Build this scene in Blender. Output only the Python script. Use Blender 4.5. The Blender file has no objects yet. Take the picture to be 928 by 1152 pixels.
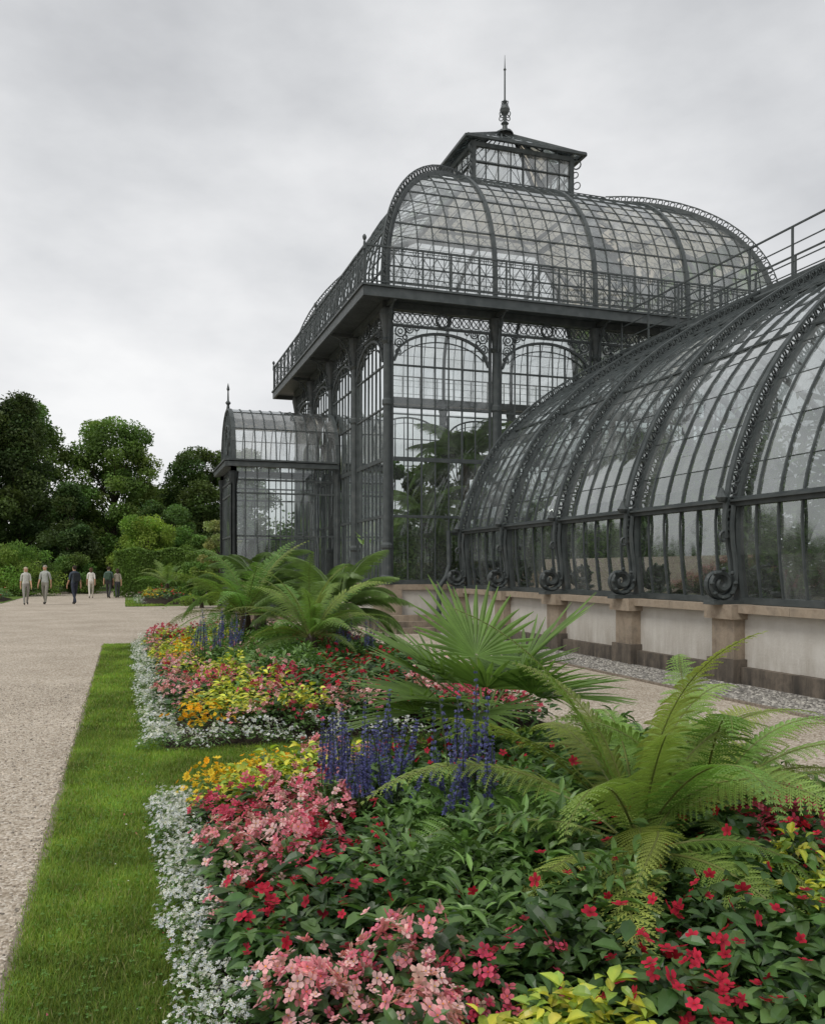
import bpy, math, random
import numpy as np
from mathutils import Vector
rng = np.random.default_rng(11)
random.seed(11)
scene = bpy.context.scene
try:
    scene.view_settings.view_transform = 'Standard'; scene.view_settings.look = 'None'
    scene.view_settings.exposure = 0
except Exception: pass

# ------------------------------------------------------------ mesh builder
class MB:
    def __init__(s): s.V=[]; s.L=[]; s.T=[]; s.C=[]; s.M=[]; s.n=0
    def add(s, V, F, col=(1,1,1), m=0):
        V=np.asarray(V,float).reshape(-1,3); F=np.asarray(F,int)
        s.V.append(V); s.L.append((F+s.n).ravel()); s.T.append(np.full(len(F),F.shape[1]))
        s.C.append(np.broadcast_to(np.asarray(col,float),(len(V),3))); s.M.append(np.full(len(F),m)); s.n+=len(V)
    def inst(s, tpl, R, P, tint=None, m=0):
        V,F,C=tpl; k=len(P); nv=len(V)
        W=np.einsum('kij,vj->kvi',R,V)+P[:,None,:]
        FF=(F[None]+(np.arange(k)*nv)[:,None,None]).reshape(-1,F.shape[1])
        CC=np.broadcast_to(C[None],(k,nv,3))
        if tint is not None: CC=CC*np.asarray(tint)[:,None,:]
        s.add(W.reshape(-1,3),FF,CC.reshape(-1,3),m)
    def tpl(s):
        V=np.concatenate(s.V); F=np.concatenate(s.L).reshape(-1,4); C=np.concatenate(s.C); return (V,F,C)
    def build(s, name, mats, smooth=False, parent=None):
        me=bpy.data.meshes.new(name)
        V=np.concatenate(s.V).astype(np.float32); L=np.concatenate(s.L).astype(np.int32)
        T=np.concatenate(s.T).astype(np.int32); M=np.concatenate(s.M).astype(np.int32)
        C=np.concatenate(s.C).astype(np.float32)
        me.vertices.add(len(V)); me.vertices.foreach_set('co',V.ravel())
        me.loops.add(len(L)); me.loops.foreach_set('vertex_index',L)
        me.polygons.add(len(T)); st=np.concatenate([[0],np.cumsum(T)[:-1]]).astype(np.int32)
        me.polygons.foreach_set('loop_start',st); me.polygons.foreach_set('loop_total',T)
        me.polygons.foreach_set('material_index',M)
        me.polygons.foreach_set('use_smooth',np.full(len(T),smooth))
        me.update(calc_edges=True)
        a=me.color_attributes.new('Col','FLOAT_COLOR','POINT')
        a.data.foreach_set('color',np.concatenate([C,np.ones((len(C),1),np.float32)],1).ravel())
        for mt in (mats if isinstance(mats,(list,tuple)) else [mats]): me.materials.append(mt)
        ob=bpy.data.objects.new(name,me); scene.collection.objects.link(ob)
        if parent: ob.parent=parent
        return ob
def empty(name,parent=None):
    e=bpy.data.objects.new(name,None); e.empty_display_size=.2; scene.collection.objects.link(e)
    if parent: e.parent=parent
    return e
BOXF=np.array([[0,1,3,2],[4,6,7,5],[0,4,5,1],[2,3,7,6],[0,2,6,4],[1,5,7,3]])
def box(mb,a,b,col=(1,1,1),m=0):
    V=[(x,y,z) for x in (a[0],b[0]) for y in (a[1],b[1]) for z in (a[2],b[2])]
    mb.add(V,BOXF,col,m)
def bar(mb,p,q,w,h=None,up=(0,0,1),m=0,col=(1,1,1)):
    h=h or w; p=np.array(p,float); q=np.array(q,float); d=q-p; l=np.linalg.norm(d)
    if l<1e-5: return
    d/=l; up=np.array(up,float); s=np.cross(d,up)
    if np.linalg.norm(s)<1e-3: s=np.cross(d,(1,0,0)) if abs(d[0])<.9 else np.cross(d,(0,1,0))
    s/=np.linalg.norm(s); n=np.cross(s,d)
    V=[e+s*i*w/2+n*j*h/2 for e in (p,q) for i in (-1,1) for j in (-1,1)]
    mb.add(V,BOXF,col,m)
def tube(mb,pts,r,n=6,m=0,col=(1,1,1)):
    P=np.array(pts,float); k=len(P); r=np.broadcast_to(r,(k,))
    Tn=np.gradient(P,axis=0)
    Tn/=np.linalg.norm(Tn,axis=1)[:,None]+1e-9
    ref=np.array([0,0,1.]) 
    if abs(Tn[:,2]).mean()>.8: ref=np.array([1.,0,0])
    S=np.cross(Tn,ref); bad=np.linalg.norm(S,axis=1)<.15
    if bad.any():
        nrm=np.cross(Tn[0],Tn[k//2]) if k>2 else ref
        if np.linalg.norm(nrm)>1e-3: S=np.cross(Tn,nrm/np.linalg.norm(nrm))
        else: S[bad]=np.cross(Tn[bad],np.array([0,1.,.1]))
    S/=np.linalg.norm(S,axis=1)[:,None]+1e-9; N=np.cross(S,Tn)
    a=np.arange(n)*2*math.pi/n
    V=P[:,None]+(S[:,None]*np.cos(a)[None,:,None]+N[:,None]*np.sin(a)[None,:,None])*r[:,None,None]
    F=[]
    for i in range(k-1):
        for j in range(n): F.append((i*n+j,i*n+(j+1)%n,(i+1)*n+(j+1)%n,(i+1)*n+j))
    mb.add(V.reshape(-1,3),F,col,m)
def lathe(mb,c,prof,n=12,m=0,col=(1,1,1)):
    a=np.arange(n)*2*math.pi/n; V=[];F=[]
    for r,z in prof:
        for t in a: V.append((c[0]+r*math.cos(t),c[1]+r*math.sin(t),c[2]+z))
    for i in range(len(prof)-1):
        for j in range(n): F.append((i*n+j,i*n+(j+1)%n,(i+1)*n+(j+1)%n,(i+1)*n+j))
    mb.add(V,F,col,m)
def ring(mb,c,u,v,r,t,n=14,tn=4,a0=0,a1=2*math.pi):
    c=np.array(c,float);u=np.array(u,float);v=np.array(v,float)
    full=abs(a1-a0)>6.2
    A=np.linspace(a0,a1,n,endpoint=not full)
    tube_planar(mb,[c+u*math.cos(a)*r+v*math.sin(a)*r for a in A],np.cross(u,v),t,tn,full)
def tube_planar(mb,pts,nrm,r,n=4,closed=False,m=0):
    P=np.array(pts,float);k=len(P); r=np.broadcast_to(r,(k,)); nrm=np.array(nrm,float); nrm/=np.linalg.norm(nrm)
    Tn=(np.roll(P,-1,0)-np.roll(P,1,0)) if closed else np.gradient(P,axis=0)
    Tn/=np.linalg.norm(Tn,axis=1)[:,None]+1e-9
    S=np.cross(Tn,nrm); S/=np.linalg.norm(S,axis=1)[:,None]+1e-9
    a=np.arange(n)*2*math.pi/n+math.pi/4
    V=P[:,None]+(S[:,None]*np.cos(a)[None,:,None]+nrm[None,None]*np.sin(a)[None,:,None])*r[:,None,None]
    I=np.arange(k if closed else k-1); F=[]
    for i in I:
        i2=(i+1)%k
        for j in range(n): F.append((i*n+j,i*n+(j+1)%n,i2*n+(j+1)%n,i2*n+j))
    mb.add(V.reshape(-1,3),F,(1,1,1),m)

# ------------------------------------------------------------ materials
def newmat(name):
    m=bpy.data.materials.new(name); m.use_nodes=True; nt=m.node_tree; nt.nodes.clear()
    out=nt.nodes.new('ShaderNodeOutputMaterial'); return m,nt,out
def N(nt,t,**kw):
    n=nt.nodes.new(t)
    for k,v in kw.items():
        if hasattr(n,k) and k not in n.inputs: setattr(n,k,v)
        else: n.inputs[k].default_value=v
    return n
def ramp(nt,fac,stops):
    r=nt.nodes.new('ShaderNodeValToRGB'); e=r.color_ramp.elements
    e[0].position=stops[0][0]; e[0].color=(*stops[0][1],1); e[1].position=stops[-1][0]; e[1].color=(*stops[-1][1],1)
    for p,c in stops[1:-1]:
        x=e.new(p); x.color=(*c,1)
    nt.links.new(fac,r.inputs[0]); return r.outputs[0]
def objcoord(nt,scale=(1,1,1)):
    tc=nt.nodes.new('ShaderNodeTexCoord'); mp=nt.nodes.new('ShaderNodeMapping'); mp.inputs['Scale'].default_value=scale
    nt.links.new(tc.outputs['Object'],mp.inputs[0]); return mp.outputs[0]
def mixc(nt,fac,a,b,mode='MIX'):
    m=nt.nodes.new('ShaderNodeMix'); m.data_type='RGBA'; m.blend_type=mode
    for sock,v in ((m.inputs[0],fac),(m.inputs[6],a),(m.inputs[7],b)):
        if isinstance(v,(int,float)): sock.default_value=v
        elif isinstance(v,tuple): sock.default_value=(*v,1)
        else: nt.links.new(v,sock)
    return m.outputs[2]
def bump(nt,h,dist,strength=1):
    b=nt.nodes.new('ShaderNodeBump'); b.inputs['Distance'].default_value=dist; b.inputs['Strength'].default_value=strength
    nt.links.new(h,b.inputs['Height']); return b.outputs[0]
def noise(nt,vec,scale,detail=4,rough=.55):
    n=N(nt,'ShaderNodeTexNoise',Scale=scale,Detail=detail,Roughness=rough); nt.links.new(vec,n.inputs['Vector']); return n.outputs['Fac']

def mat_leaf(name,rough=.5,trans=.3,spec=.35,nscale=6,lo=.72,hi=1.25):
    m,nt,out=newmat(name); at=nt.nodes.new('ShaderNodeAttribute'); at.attribute_name='Col'
    v=objcoord(nt); f=noise(nt,v,nscale,3)
    c=mixc(nt,1.0,at.outputs['Color'],ramp(nt,f,[(.3,(lo,lo,lo)),(.7,(hi,hi,hi*.96))]),'MULTIPLY')
    p=N(nt,'ShaderNodeBsdfPrincipled'); p.inputs['Roughness'].default_value=rough; p.inputs['Specular IOR Level'].default_value=spec
    nt.links.new(c,p.inputs['Base Color'])
    if trans>0:
        t=nt.nodes.new('ShaderNodeBsdfTranslucent'); nt.links.new(mixc(nt,1.0,c,(1.15,1.25,.7),'MULTIPLY'),t.inputs[0])
        mx=nt.nodes.new('ShaderNodeMixShader'); mx.inputs[0].default_value=trans
        nt.links.new(p.outputs[0],mx.inputs[1]); nt.links.new(t.outputs[0],mx.inputs[2]); nt.links.new(mx.outputs[0],out.inputs[0])
    else: nt.links.new(p.outputs[0],out.inputs[0])
    return m
M_leaf=mat_leaf('leaf_green',.38,.26,.5,6); M_fern=mat_leaf('fern_leaf',.45,.38,.35,4,.85,1.35)
M_petal=mat_leaf('petal',.6,.3,.2,20); M_bark=mat_leaf('bark',.9,0,.2,8); M_cloth=mat_leaf('cloth_skin',.8,0,.2,30)
M_far=mat_leaf('tree_leaf',.6,.35,.25,.5,.85,1.45); M_grass=mat_leaf('grass_blades',.55,.35,.25,1.7,.8,1.35)

def mat_iron():
    m,nt,out=newmat('painted_iron'); v=objcoord(nt); f=noise(nt,v,5,6)
    p=N(nt,'ShaderNodeBsdfPrincipled'); p.inputs['Specular IOR Level'].default_value=.4
    nt.links.new(ramp(nt,f,[(.3,(.040,.049,.050)),(.62,(.070,.081,.081)),(.8,(.11,.115,.11))]),p.inputs['Base Color'])
    nt.links.new(ramp(nt,noise(nt,v,20,3),[(.3,(.4,)*3),(.7,(.65,)*3)]),p.inputs['Roughness'])
    nt.links.new(bump(nt,noise(nt,v,60,3),.002),p.inputs['Normal'])
    nt.links.new(p.outputs[0],out.inputs[0]); return m
M_iron=mat_iron()
def mat_glass(name,refl,dust,tint,dustcol):
    m,nt,out=newmat(name); at=nt.nodes.new('ShaderNodeAttribute'); at.attribute_name='Col'
    v=objcoord(nt,(1,1,.35))
    tr=nt.nodes.new('ShaderNodeBsdfTransparent'); tr.inputs[0].default_value=(*tint,1)
    gl=nt.nodes.new('ShaderNodeBsdfGlossy'); gl.inputs['Roughness'].default_value=.04; gl.inputs[0].default_value=(.92,.95,.95,1)
    nt.links.new(bump(nt,noise(nt,v,1.6,2),.01,.5),gl.inputs['Normal'])
    df=nt.nodes.new('ShaderNodeBsdfDiffuse'); df.inputs[0].default_value=(*dustcol,1)
    tl=nt.nodes.new('ShaderNodeBsdfTranslucent'); tl.inputs[0].default_value=(*dustcol,1)
    dm=nt.nodes.new('ShaderNodeMixShader'); dm.inputs[0].default_value=.4; nt.links.new(df.outputs[0],dm.inputs[1]); nt.links.new(tl.outputs[0],dm.inputs[2])
    fr=nt.nodes.new('ShaderNodeFresnel'); fr.inputs[0].default_value=1.5
    ma=N(nt,'ShaderNodeMath',operation='MULTIPLY_ADD'); nt.links.new(fr.outputs[0],ma.inputs[0]); ma.inputs[1].default_value=1.5; ma.inputs[2].default_value=refl; ma.use_clamp=True
    sep=nt.nodes.new('ShaderNodeSeparateColor'); nt.links.new(at.outputs['Color'],sep.inputs[0])
    f=noise(nt,v,2.2,6,.65); r=ramp(nt,f,[(.35,(.25,)*3),(.7,(1.6,)*3)])
    m1=N(nt,'ShaderNodeMath',operation='MULTIPLY'); nt.links.new(r,m1.inputs[0]); nt.links.new(sep.outputs[0],m1.inputs[1])
    m2=N(nt,'ShaderNodeMath',operation='MULTIPLY'); nt.links.new(m1.outputs[0],m2.inputs[0]); m2.inputs[1].default_value=dust; m2.use_clamp=True
    a=nt.nodes.new('ShaderNodeMixShader'); nt.links.new(m2.outputs[0],a.inputs[0]); nt.links.new(tr.outputs[0],a.inputs[1]); nt.links.new(dm.outputs[0],a.inputs[2])
    b=nt.nodes.new('ShaderNodeMixShader'); nt.links.new(ma.outputs[0],b.inputs[0]); nt.links.new(a.outputs[0],b.inputs[1]); nt.links.new(gl.outputs[0],b.inputs[2])
    nt.links.new(b.outputs[0],out.inputs[0]); return m
M_glass=mat_glass('pavilion_glass',.06,.08,(.90,.93,.92),(.70,.73,.72))
M_vglass=mat_glass('vault_glass',.10,.24,(.94,.96,.96),(.80,.82,.82))
M_wglass=mat_glass('wing_glass',.19,.42,(.76,.80,.79),(.70,.73,.73))

def mat_ground(name,stops,sc,bd,big=((.85,)*3,(1.12,)*3)):
    m,nt,out=newmat(name); v=objcoord(nt)
    vo=N(nt,'ShaderNodeTexVoronoi',Scale=sc); nt.links.new(v,vo.inputs['Vector'])
    sp=nt.nodes.new('ShaderNodeSeparateColor'); nt.links.new(vo.outputs['Color'],sp.inputs[0])
    c=ramp(nt,sp.outputs[0],stops)
    c=mixc(nt,1.0,c,ramp(nt,noise(nt,v,.7,6,.6),[(.3,big[0]),(.7,big[1])]),'MULTIPLY')
    c=mixc(nt,1.0,c,ramp(nt,noise(nt,v,14,5,.7),[(.3,(.8,.79,.76)),(.7,(1.1,1.1,1.1))]),'MULTIPLY')
    p=N(nt,'ShaderNodeBsdfPrincipled',Roughness=.9); p.inputs['Specular IOR Level'].default_value=.2; nt.links.new(c,p.inputs['Base Color'])
    inv=N(nt,'ShaderNodeMath',operation='SUBTRACT'); inv.inputs[0].default_value=1; nt.links.new(vo.outputs['Distance'],inv.inputs[1])
    nt.links.new(bump(nt,inv.outputs[0],bd,.8),p.inputs['Normal'])
    nt.links.new(p.outputs[0],out.inputs[0]); return m
M_gravel=mat_ground('gravel',[(0,(.25,.20,.15)),(.4,(.45,.385,.31)),(.8,(.56,.495,.42)),(1,(.68,.63,.56))],60,.010,((.84,.83,.81),(1.1,1.1,1.1)))
M_stones=mat_ground('dark_gravel',[(0,(.09,.085,.08)),(.5,(.25,.235,.215)),(1,(.45,.43,.4))],28,.03)
M_soil=mat_ground('soil',[(0,(.015,.011,.008)),(.6,(.035,.026,.019)),(1,(.06,.045,.03))],45,.01)
M_turf=mat_ground('turf',[(0,(.07,.115,.022)),(.5,(.115,.185,.035)),(1,(.16,.23,.055))],60,.01)
M_edge=mat_ground('stone_edging',[(0,(.17,.14,.11)),(1,(.30,.255,.21))],40,.004)
def mat_stone(name,stops,stain,sc=3):
    m,nt,out=newmat(name); v=objcoord(nt)
    c=ramp(nt,noise(nt,v,sc,8,.65),stops)
    sx=nt.nodes.new('ShaderNodeSeparateXYZ'); nt.links.new(v,sx.inputs[0])
    vs=objcoord(nt,(2.5,2.5,.4)); ns=noise(nt,vs,1.6,6,.7)
    a=N(nt,'ShaderNodeMapRange'); nt.links.new(sx.outputs[2],a.inputs[0]); a.inputs[1].default_value=0; a.inputs[2].default_value=.75; a.inputs[3].default_value=1; a.inputs[4].default_value=.2
    mm=N(nt,'ShaderNodeMath',operation='MULTIPLY'); nt.links.new(a.outputs[0],mm.inputs[0]); nt.links.new(ramp(nt,ns,[(.35,(0,)*3),(.62,(1,)*3)]),mm.inputs[1])
    mm.use_clamp=True
    c=mixc(nt,mm.outputs[0],c,stain)
    p=N(nt,'ShaderNodeBsdfPrincipled',Roughness=.85); p.inputs['Specular IOR Level'].default_value=.25; nt.links.new(c,p.inputs['Base Color'])
    nt.links.new(bump(nt,noise(nt,v,30,6,.7),.006),p.inputs['Normal']); nt.links.new(p.outputs[0],out.inputs[0]); return m
M_render=mat_stone('cream_render',[(.3,(.52,.49,.44)),(.7,(.62,.595,.55))],(.32,.28,.23))
M_sand=mat_stone('sandstone',[(.3,(.27,.21,.155)),(.5,(.38,.31,.235)),(.75,(.23,.19,.15))],(.10,.085,.07),5)
M_dark=mat_stone('dark_stone',[(.3,(.12,.10,.08)),(.5,(.2,.165,.13)),(.75,(.09,.08,.07))],(.05,.045,.04),5)
M_floor=mat_stone('floor_inside',[(.3,(.10,.095,.08)),(.7,(.15,.145,.12))],(.08,.08,.05),1)

# ------------------------------------------------------------ building common
def pane(mb,q,jit=.004,m=0,lo=.3,hi=1.6):
    q=np.array(q,float); n=np.cross(q[1]-q[0],q[3]-q[0]); l=np.linalg.norm(n)
    if l<1e-6: return
    n/=l; q=q+n*rng.uniform(-jit,jit,(4,1)); c=rng.uniform(lo,hi)
    if rng.random()<.04: c*=1.7
    mb.add(q,[[0,1,2,3]],(c,c,c),m)

pav=empty('glass_pavilion')
x0,x1,y0,y1=6.4,18.6,21.5,33.7; SZ=12.2; ZS=1.2; ZG=8.5
def side(k):
    if k==0: return lambda s,z,o=0: np.array((x0+s,y0-o,z)), np.array((1,0,0.)), np.array((0,-1,0.))
    if k==1: return lambda s,z,o=0: np.array((x0-o,y0+s,z)), np.array((0,1,0.)), np.array((-1,0,0.))
    if k==2: return lambda s,z,o=0: np.array((x0+s,y1+o,z)), np.array((1,0,0.)), np.array((0,1,0.))
    return lambda s,z,o=0: np.array((x1+o,y0+s,z)), np.array((0,1,0.)), np.array((1,0,0.))
Z3=np.array((0,0,1.))
ir=MB(); gl=MB(); bay=SZ/4
colprof=[(.20,0),(.20,.18),(.15,.24),(.13,.9),(.16,.95),(.16,1.02),(.11,1.08),(.10,4.6),(.13,4.65),(.13,4.75),(.095,4.8),(.09,6.2),(.15,6.28),(.10,6.36),(.11,6.5),(.17,6.85),(.19,6.92),(.19,7.1)]
for k in range(4):
    P,u,n=side(k); det=k<2
    for i in range(5 if k in(0,2) else 3):
        s=i*bay if k in(0,2) else (i+1)*bay
        lathe(ir,P(s,ZS,.05),colprof,12)
        if det:
            A=np.linspace(0,math.pi/2,8)
            tube_planar(ir,[P(s,ZG-1.1+math.sin(a)*.95,.18+(1-math.cos(a))*.55) for a in A],u,.03)
            bar(ir,P(s,ZG-.12,.1),P(s,ZG-.12,.78),.08,.1)
            ring(ir,P(s,ZG-.36,.36),n,Z3,.13,.018)
    bar(ir,P(-.1,ZG-.1,0),P(SZ+.1,ZG-.1,0),.25,.18)
    bar(ir,P(0,ZG-.58,0.02),P(SZ,ZG-.58,0.02),.06,.06)
    bar(ir,P(0,ZS+.06,0.02),P(SZ,ZS+.06,0.02),.14,.12)
    for b in range(4):
        c=(b+.5)*bay; hw=bay/2-.2
        arch=lambda t: 7.0+.78*math.sqrt(max(0,1-(t/hw)**2))
        npn=7; xs=np.linspace(-hw,hw,npn+1)
        zs=[ZS+.1,2.97,4.46,5.8,6.9,8.0]
        for e in (-hw-.05,hw+.05): bar(ir,P(c+e,ZS,0),P(c+e,7.9,0),.06,.07,up=u)
        for j,t in enumerate(xs[1:-1]):
            w=.032 if j not in(1,4) else .045
            bar(ir,P(c+t,ZS,0.01),P(c+t,arch(t),0.01),w,.03,up=n)
        for z,w in ((2.97,.07),(4.46,.11),(5.8,.035),(6.9,.035)):
            bar(ir,P(c-hw,z,0.012),P(c+hw,z,0.012),.045,w)
        A=np.linspace(-hw,hw,19)
        tube_planar(ir,[P(c+t,arch(t),.03) for t in A],n,.045)
        tube_planar(ir,[P(c+t,arch(t)-.22 if abs(t)<hw*.97 else arch(t),.03) for t in A[1:-1]],n,.018)
        for j in range(npn):
            for a_,b_ in zip(zs[:-1],zs[1:]):
                pane(gl,[P(c+xs[j],a_),P(c+xs[j+1],a_),P(c+xs[j+1],b_),P(c+xs[j],b_)])
        if det:
            m=10; wr=(bay-.3)/m
            for j in range(m):
                cc=c-bay/2+.15+wr*(j+.5)
                ring(ir,P(cc,ZG-.38,.03),u,Z3,.125,.016,12)
                bar(ir,P(cc-wr/2,ZG-.55,.03),P(cc+wr/2,ZG-.22,.03),.018,.018)
                bar(ir,P(cc+wr/2,ZG-.55,.03),P(cc-wr/2,ZG-.22,.03),.018,.018)
            ring(ir,P(c,ZG-.38,.06),u,Z3,.17,.035,14)
            for sg in (-1,1):
                for (dx,dz,r) in ((hw-.17,-.75,.14),(hw-.42,-.68,.1),(hw-.14,-1.05,.11),(hw-.62,-.65,.055),(hw-.11,-1.28,.07),(hw-.3,-.9,.06)):
                    ring(ir,P(c+sg*dx,ZG+dz+.02,.03),u,Z3,r,.02,12)
                    if r>.09: ring(ir,P(c+sg*dx,ZG+dz+.02,.03),u,Z3,r*.45,.018,8)
OV=.8; gz=ZG
for (a,b) in (((x0-OV,y0-OV,gz),(x1+OV,y0-.002,gz+.09)),((x0-OV,y1+.002,gz),(x1+OV,y1+OV,gz+.09)),((x0-OV,y0,gz+.002),(x0-.002,y1,gz+.092)),((x1+.002,y0,gz+.002),(x1+OV,y1,gz+.092))):
    box(ir,a,b)
for k in range(4):
    P,u,n=side(k)
    bar(ir,P(-OV-.02,gz-.02,OV),P(SZ+OV+.02,gz-.02,OV),.07,.24)
    bar(ir,P(-OV-.05,gz+.13,OV+.02),P(SZ+OV+.05,gz+.13,OV+.02),.12,.05)
    rz=gz+.15; L=SZ+2*OV; npost=18; st=L/npost
    for z,w in ((rz+.1,.03),(rz+.98,.045),(rz+.82,.02),(rz+.26,.02)):
        bar(ir,P(-OV,z,OV-.03),P(SZ+OV,z,OV-.03),w,w)
    for i in range(npost+1):
        s=-OV+i*st
        bar(ir,P(s,rz-.1,OV-.03),P(s,rz+.98,OV-.03),.04,.04,up=n)
        if i<npost and k<2:
            q=st/2
            for h in range(2):
                a=s+h*q
                bar(ir,P(a,rz+.27,OV-.03),P(a+q,rz+.8,OV-.03),.014,.014)
                bar(ir,P(a+q,rz+.27,OV-.03),P(a,rz+.8,OV-.03),.014,.014)
                ring(ir,P(a+q/2,rz+.9,OV-.03),u,Z3,.07,.010,8)
                ring(ir,P(a+q/2,rz+.18,OV-.03),u,Z3,.06,.010,8)
                bar(ir,P(a+q/2,rz+.1,OV-.03),P(a+q/2,rz+.98,OV-.03),.014,.014,up=n)
for c in ((x0-OV,y0-OV),(x0-OV,y1+OV),(x1+OV,y0-OV),(x0-OV,y0+5)):
    lathe(ir,(c[0],c[1],gz+1.1),[(.04,-.1),(.03,.08),(.02,.11),(.045,.15),(.055,.19),(.045,.23),(0.01,.27)],8)
# vault
AH=4.6; BH=4.25; Z0=9.45; PH=np.radians(np.linspace(0,78,15))
prof=[(0,8.6),(0,9.05)]+[(AH*(1-math.cos(p)),Z0+BH*math.sin(p)) for p in PH]
def vp(k,s,i,o=0):
    a,z=prof[i]; P,u,n=side(k); h=SZ/2-a; s=max(-h,min(h,s)); 
    return P(SZ/2+s,z,-a+o)
sl=np.arange(-14,15)*(SZ/2/14)
for k in range(4):
    P,u,n=side(k)
    for i in range(len(prof)-1):
        a,z=prof[i]; a2,z2=prof[i+1]; h=SZ/2-a; h2=SZ/2-a2
        w=.035 if i%3==2 else .016
        if i>0: bar(ir,vp(k,-99,i,.01),vp(k,99,i,.01),w,w)
        for j in range(len(sl)-1):
            pane(gl,[vp(k,sl[j],i),vp(k,sl[j+1],i),vp(k,sl[j+1],i+1),vp(k,sl[j],i+1)],.003,1,.6,1.3)
        for j,s in enumerate(sl):
            if abs(s)<h-1e-3:
                if abs(s)<=h2+.25:
                    big=(j in (0,7,14,21,28))
                    bar(ir,vp(k,s,i,.012),vp(k,s,i+1,.012),.11 if big else .022,.10 if big else .03,up=n+Z3*.5)
    bar(ir,vp(k,-99,len(prof)-1),vp(k,99,len(prof)-1),.12,.14)
for (cx,cy,sx,sy) in ((x0,y0,1,1),(x1,y0,-1,1),(x0,y1,1,-1),(x1,y1,-1,-1)):
    D=np.array((-sx,-sy,0))/math.sqrt(2)
    pts=[np.array((cx+sx*a,cy+sy*a,z)) for a,z in prof]
    for p,q in zip(pts[:-1],pts[1:]): bar(ir,p,q,.14,.16,up=D+Z3)
    P_=np.array(pts); dl=np.concatenate([[0],np.cumsum(np.linalg.norm(np.diff(P_,axis=0),axis=1))])
    m=int(dl[-1]/.2); tt=np.linspace(0,dl[-1],m+1)
    R_=np.stack([np.interp(tt,dl,P_[:,c]) for c in range(3)],1); T_=np.gradient(R_,axis=0); T_/=np.linalg.norm(T_,axis=1)[:,None]
    pn=np.cross(D,Z3)
    Nn=np.cross(T_,pn); Nn*=np.sign((Nn@(D+Z3*.8)))[:,None]; Nn/=np.linalg.norm(Nn,axis=1)[:,None]
    for i in range(2,m):
        ring(ir,R_[i]+Nn[i]*.15,T_[i],Nn[i],.075,.02,10)
    tube_planar(ir,[r+q*.24 for r,q in zip(R_[2:],Nn[2:])],pn,.022)
at,zt=prof[-1]; cx,cy=(x0+x1)/2,(y0+y1)/2; h=SZ/2-at
LX,LY=1.78,1.45
gn=10; gs=2*h/gn
for a in range(gn):
    for b in range(gn):
        X_=cx-h+a*gs; Y_=cy-h+b*gs
        pane(gl,[(X_,Y_,zt+.01),(X_+gs,Y_,zt+.01),(X_+gs,Y_+gs,zt+.01),(X_,Y_+gs,zt+.01)],.002,1)
    bar(ir,(cx-h+a*gs,cy-h,zt+.02),(cx-h+a*gs,cy+h,zt+.02),.03); bar(ir,(cx-h,cy-h+a*gs,zt+.03),(cx+h,cy-h+a*gs,zt+.03),.03)
for k in range(4):
    P,u,n=side(k)
    for s in np.arange(-h,h+.01,.22): ring(ir,P(SZ/2+s,zt+.14,-at),u,Z3,.075,.016,10)
    bar(ir,P(SZ/2-h,zt+.23,-at),P(SZ/2+h,zt+.23,-at),.025)
zl=14.15; zr=15.5
cor=[(cx-LX,cy-LY),(cx+LX,cy-LY),(cx+LX,cy+LY),(cx-LX,cy+LY)]
for i in range(4):
    a=np.array(cor[i]); b=np.array(cor[(i+1)%4])
    A3=lambda t,z: np.array((*(a+(b-a)*t),z))
    bar(ir,A3(0,zt),A3(0,zr),.15,.15,up=(1,0,0))
    bar(ir,A3(-.03,(zt+zl)/2),A3(1.03,(zt+zl)/2),.2,zl-zt)
    for z,w in ((zl+.05,.12),(zr-.08,.14),(zl+.7,.03)): bar(ir,A3(0,z),A3(1,z),.12,w)
    nn=8 if i%2==0 else 6
    for j in range(1,nn): bar(ir,A3(j/nn,zl),A3(j/nn,zr),.1 if j*2==nn else .025,.04)
    for j in range(nn): pane(gl,[A3(j/nn,zl+.1),A3((j+1)/nn,zl+.1),A3((j+1)/nn,zr-.1),A3(j/nn,zr-.1)],.003,1)
    for j in range(0,nn,2): bar(ir,A3(j/nn,zl+.1),A3((j+2)/nn,zr-.15),.014); bar(ir,A3((j+2)/nn,zl+.1),A3(j/nn,zr-.15),.014)
EX,EY=LX+.36,LY+.36; az=zr+1.2; rh=.3
ec=[np.array((cx-EX,cy-EY,zr)),np.array((cx+EX,cy-EY,zr)),np.array((cx+EX,cy+EY,zr)),np.array((cx-EX,cy+EY,zr))]
ap=[np.array((cx-rh,cy,az)),np.array((cx+rh,cy,az)),np.array((cx+rh,cy,az)),np.array((cx-rh,cy,az))]
for i in range(4):
    e,f=ec[i],ec[(i+1)%4]; g,h_=ap[i],ap[(i+1)%4]
    bar(ir,e,f,.11,.09); bar(ir,e,g,.08,.08)
    nn=7
    for j in range(nn+1):
        p=e+(f-e)*j/nn; q=g+(h_-g)*j/nn
        if 0<j<nn: bar(ir,p,q,.028,.03)
        if j<nn:
            p2=e+(f-e)*(j+1)/nn; q2=g+(h_-g)*(j+1)/nn; m_,m2=(p+q)/2,(p2+q2)/2
            pane(gl,[p,p2,m2,m_],.002,1,1,2); pane(gl,[m_,m2,q2,q],.002,1,1,2)
    bar(ir,(e+g)/2,(f+h_)/2,.03,.025)
    c3=np.array((*cor[i],zr-.75)); dd=(e-c3)*(1,1,0); dd=dd/np.linalg.norm(dd)
    ring(ir,c3+dd*.2+Z3*.45,dd,Z3,.14,.025,12); ring(ir,c3+dd*.15+Z3*.12,dd,Z3,.1,.02,10); ring(ir,c3+dd*.2-Z3*.25,dd,Z3,.12,.02,10)
bar(ir,ap[0],ap[1],.14,.1)
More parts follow.
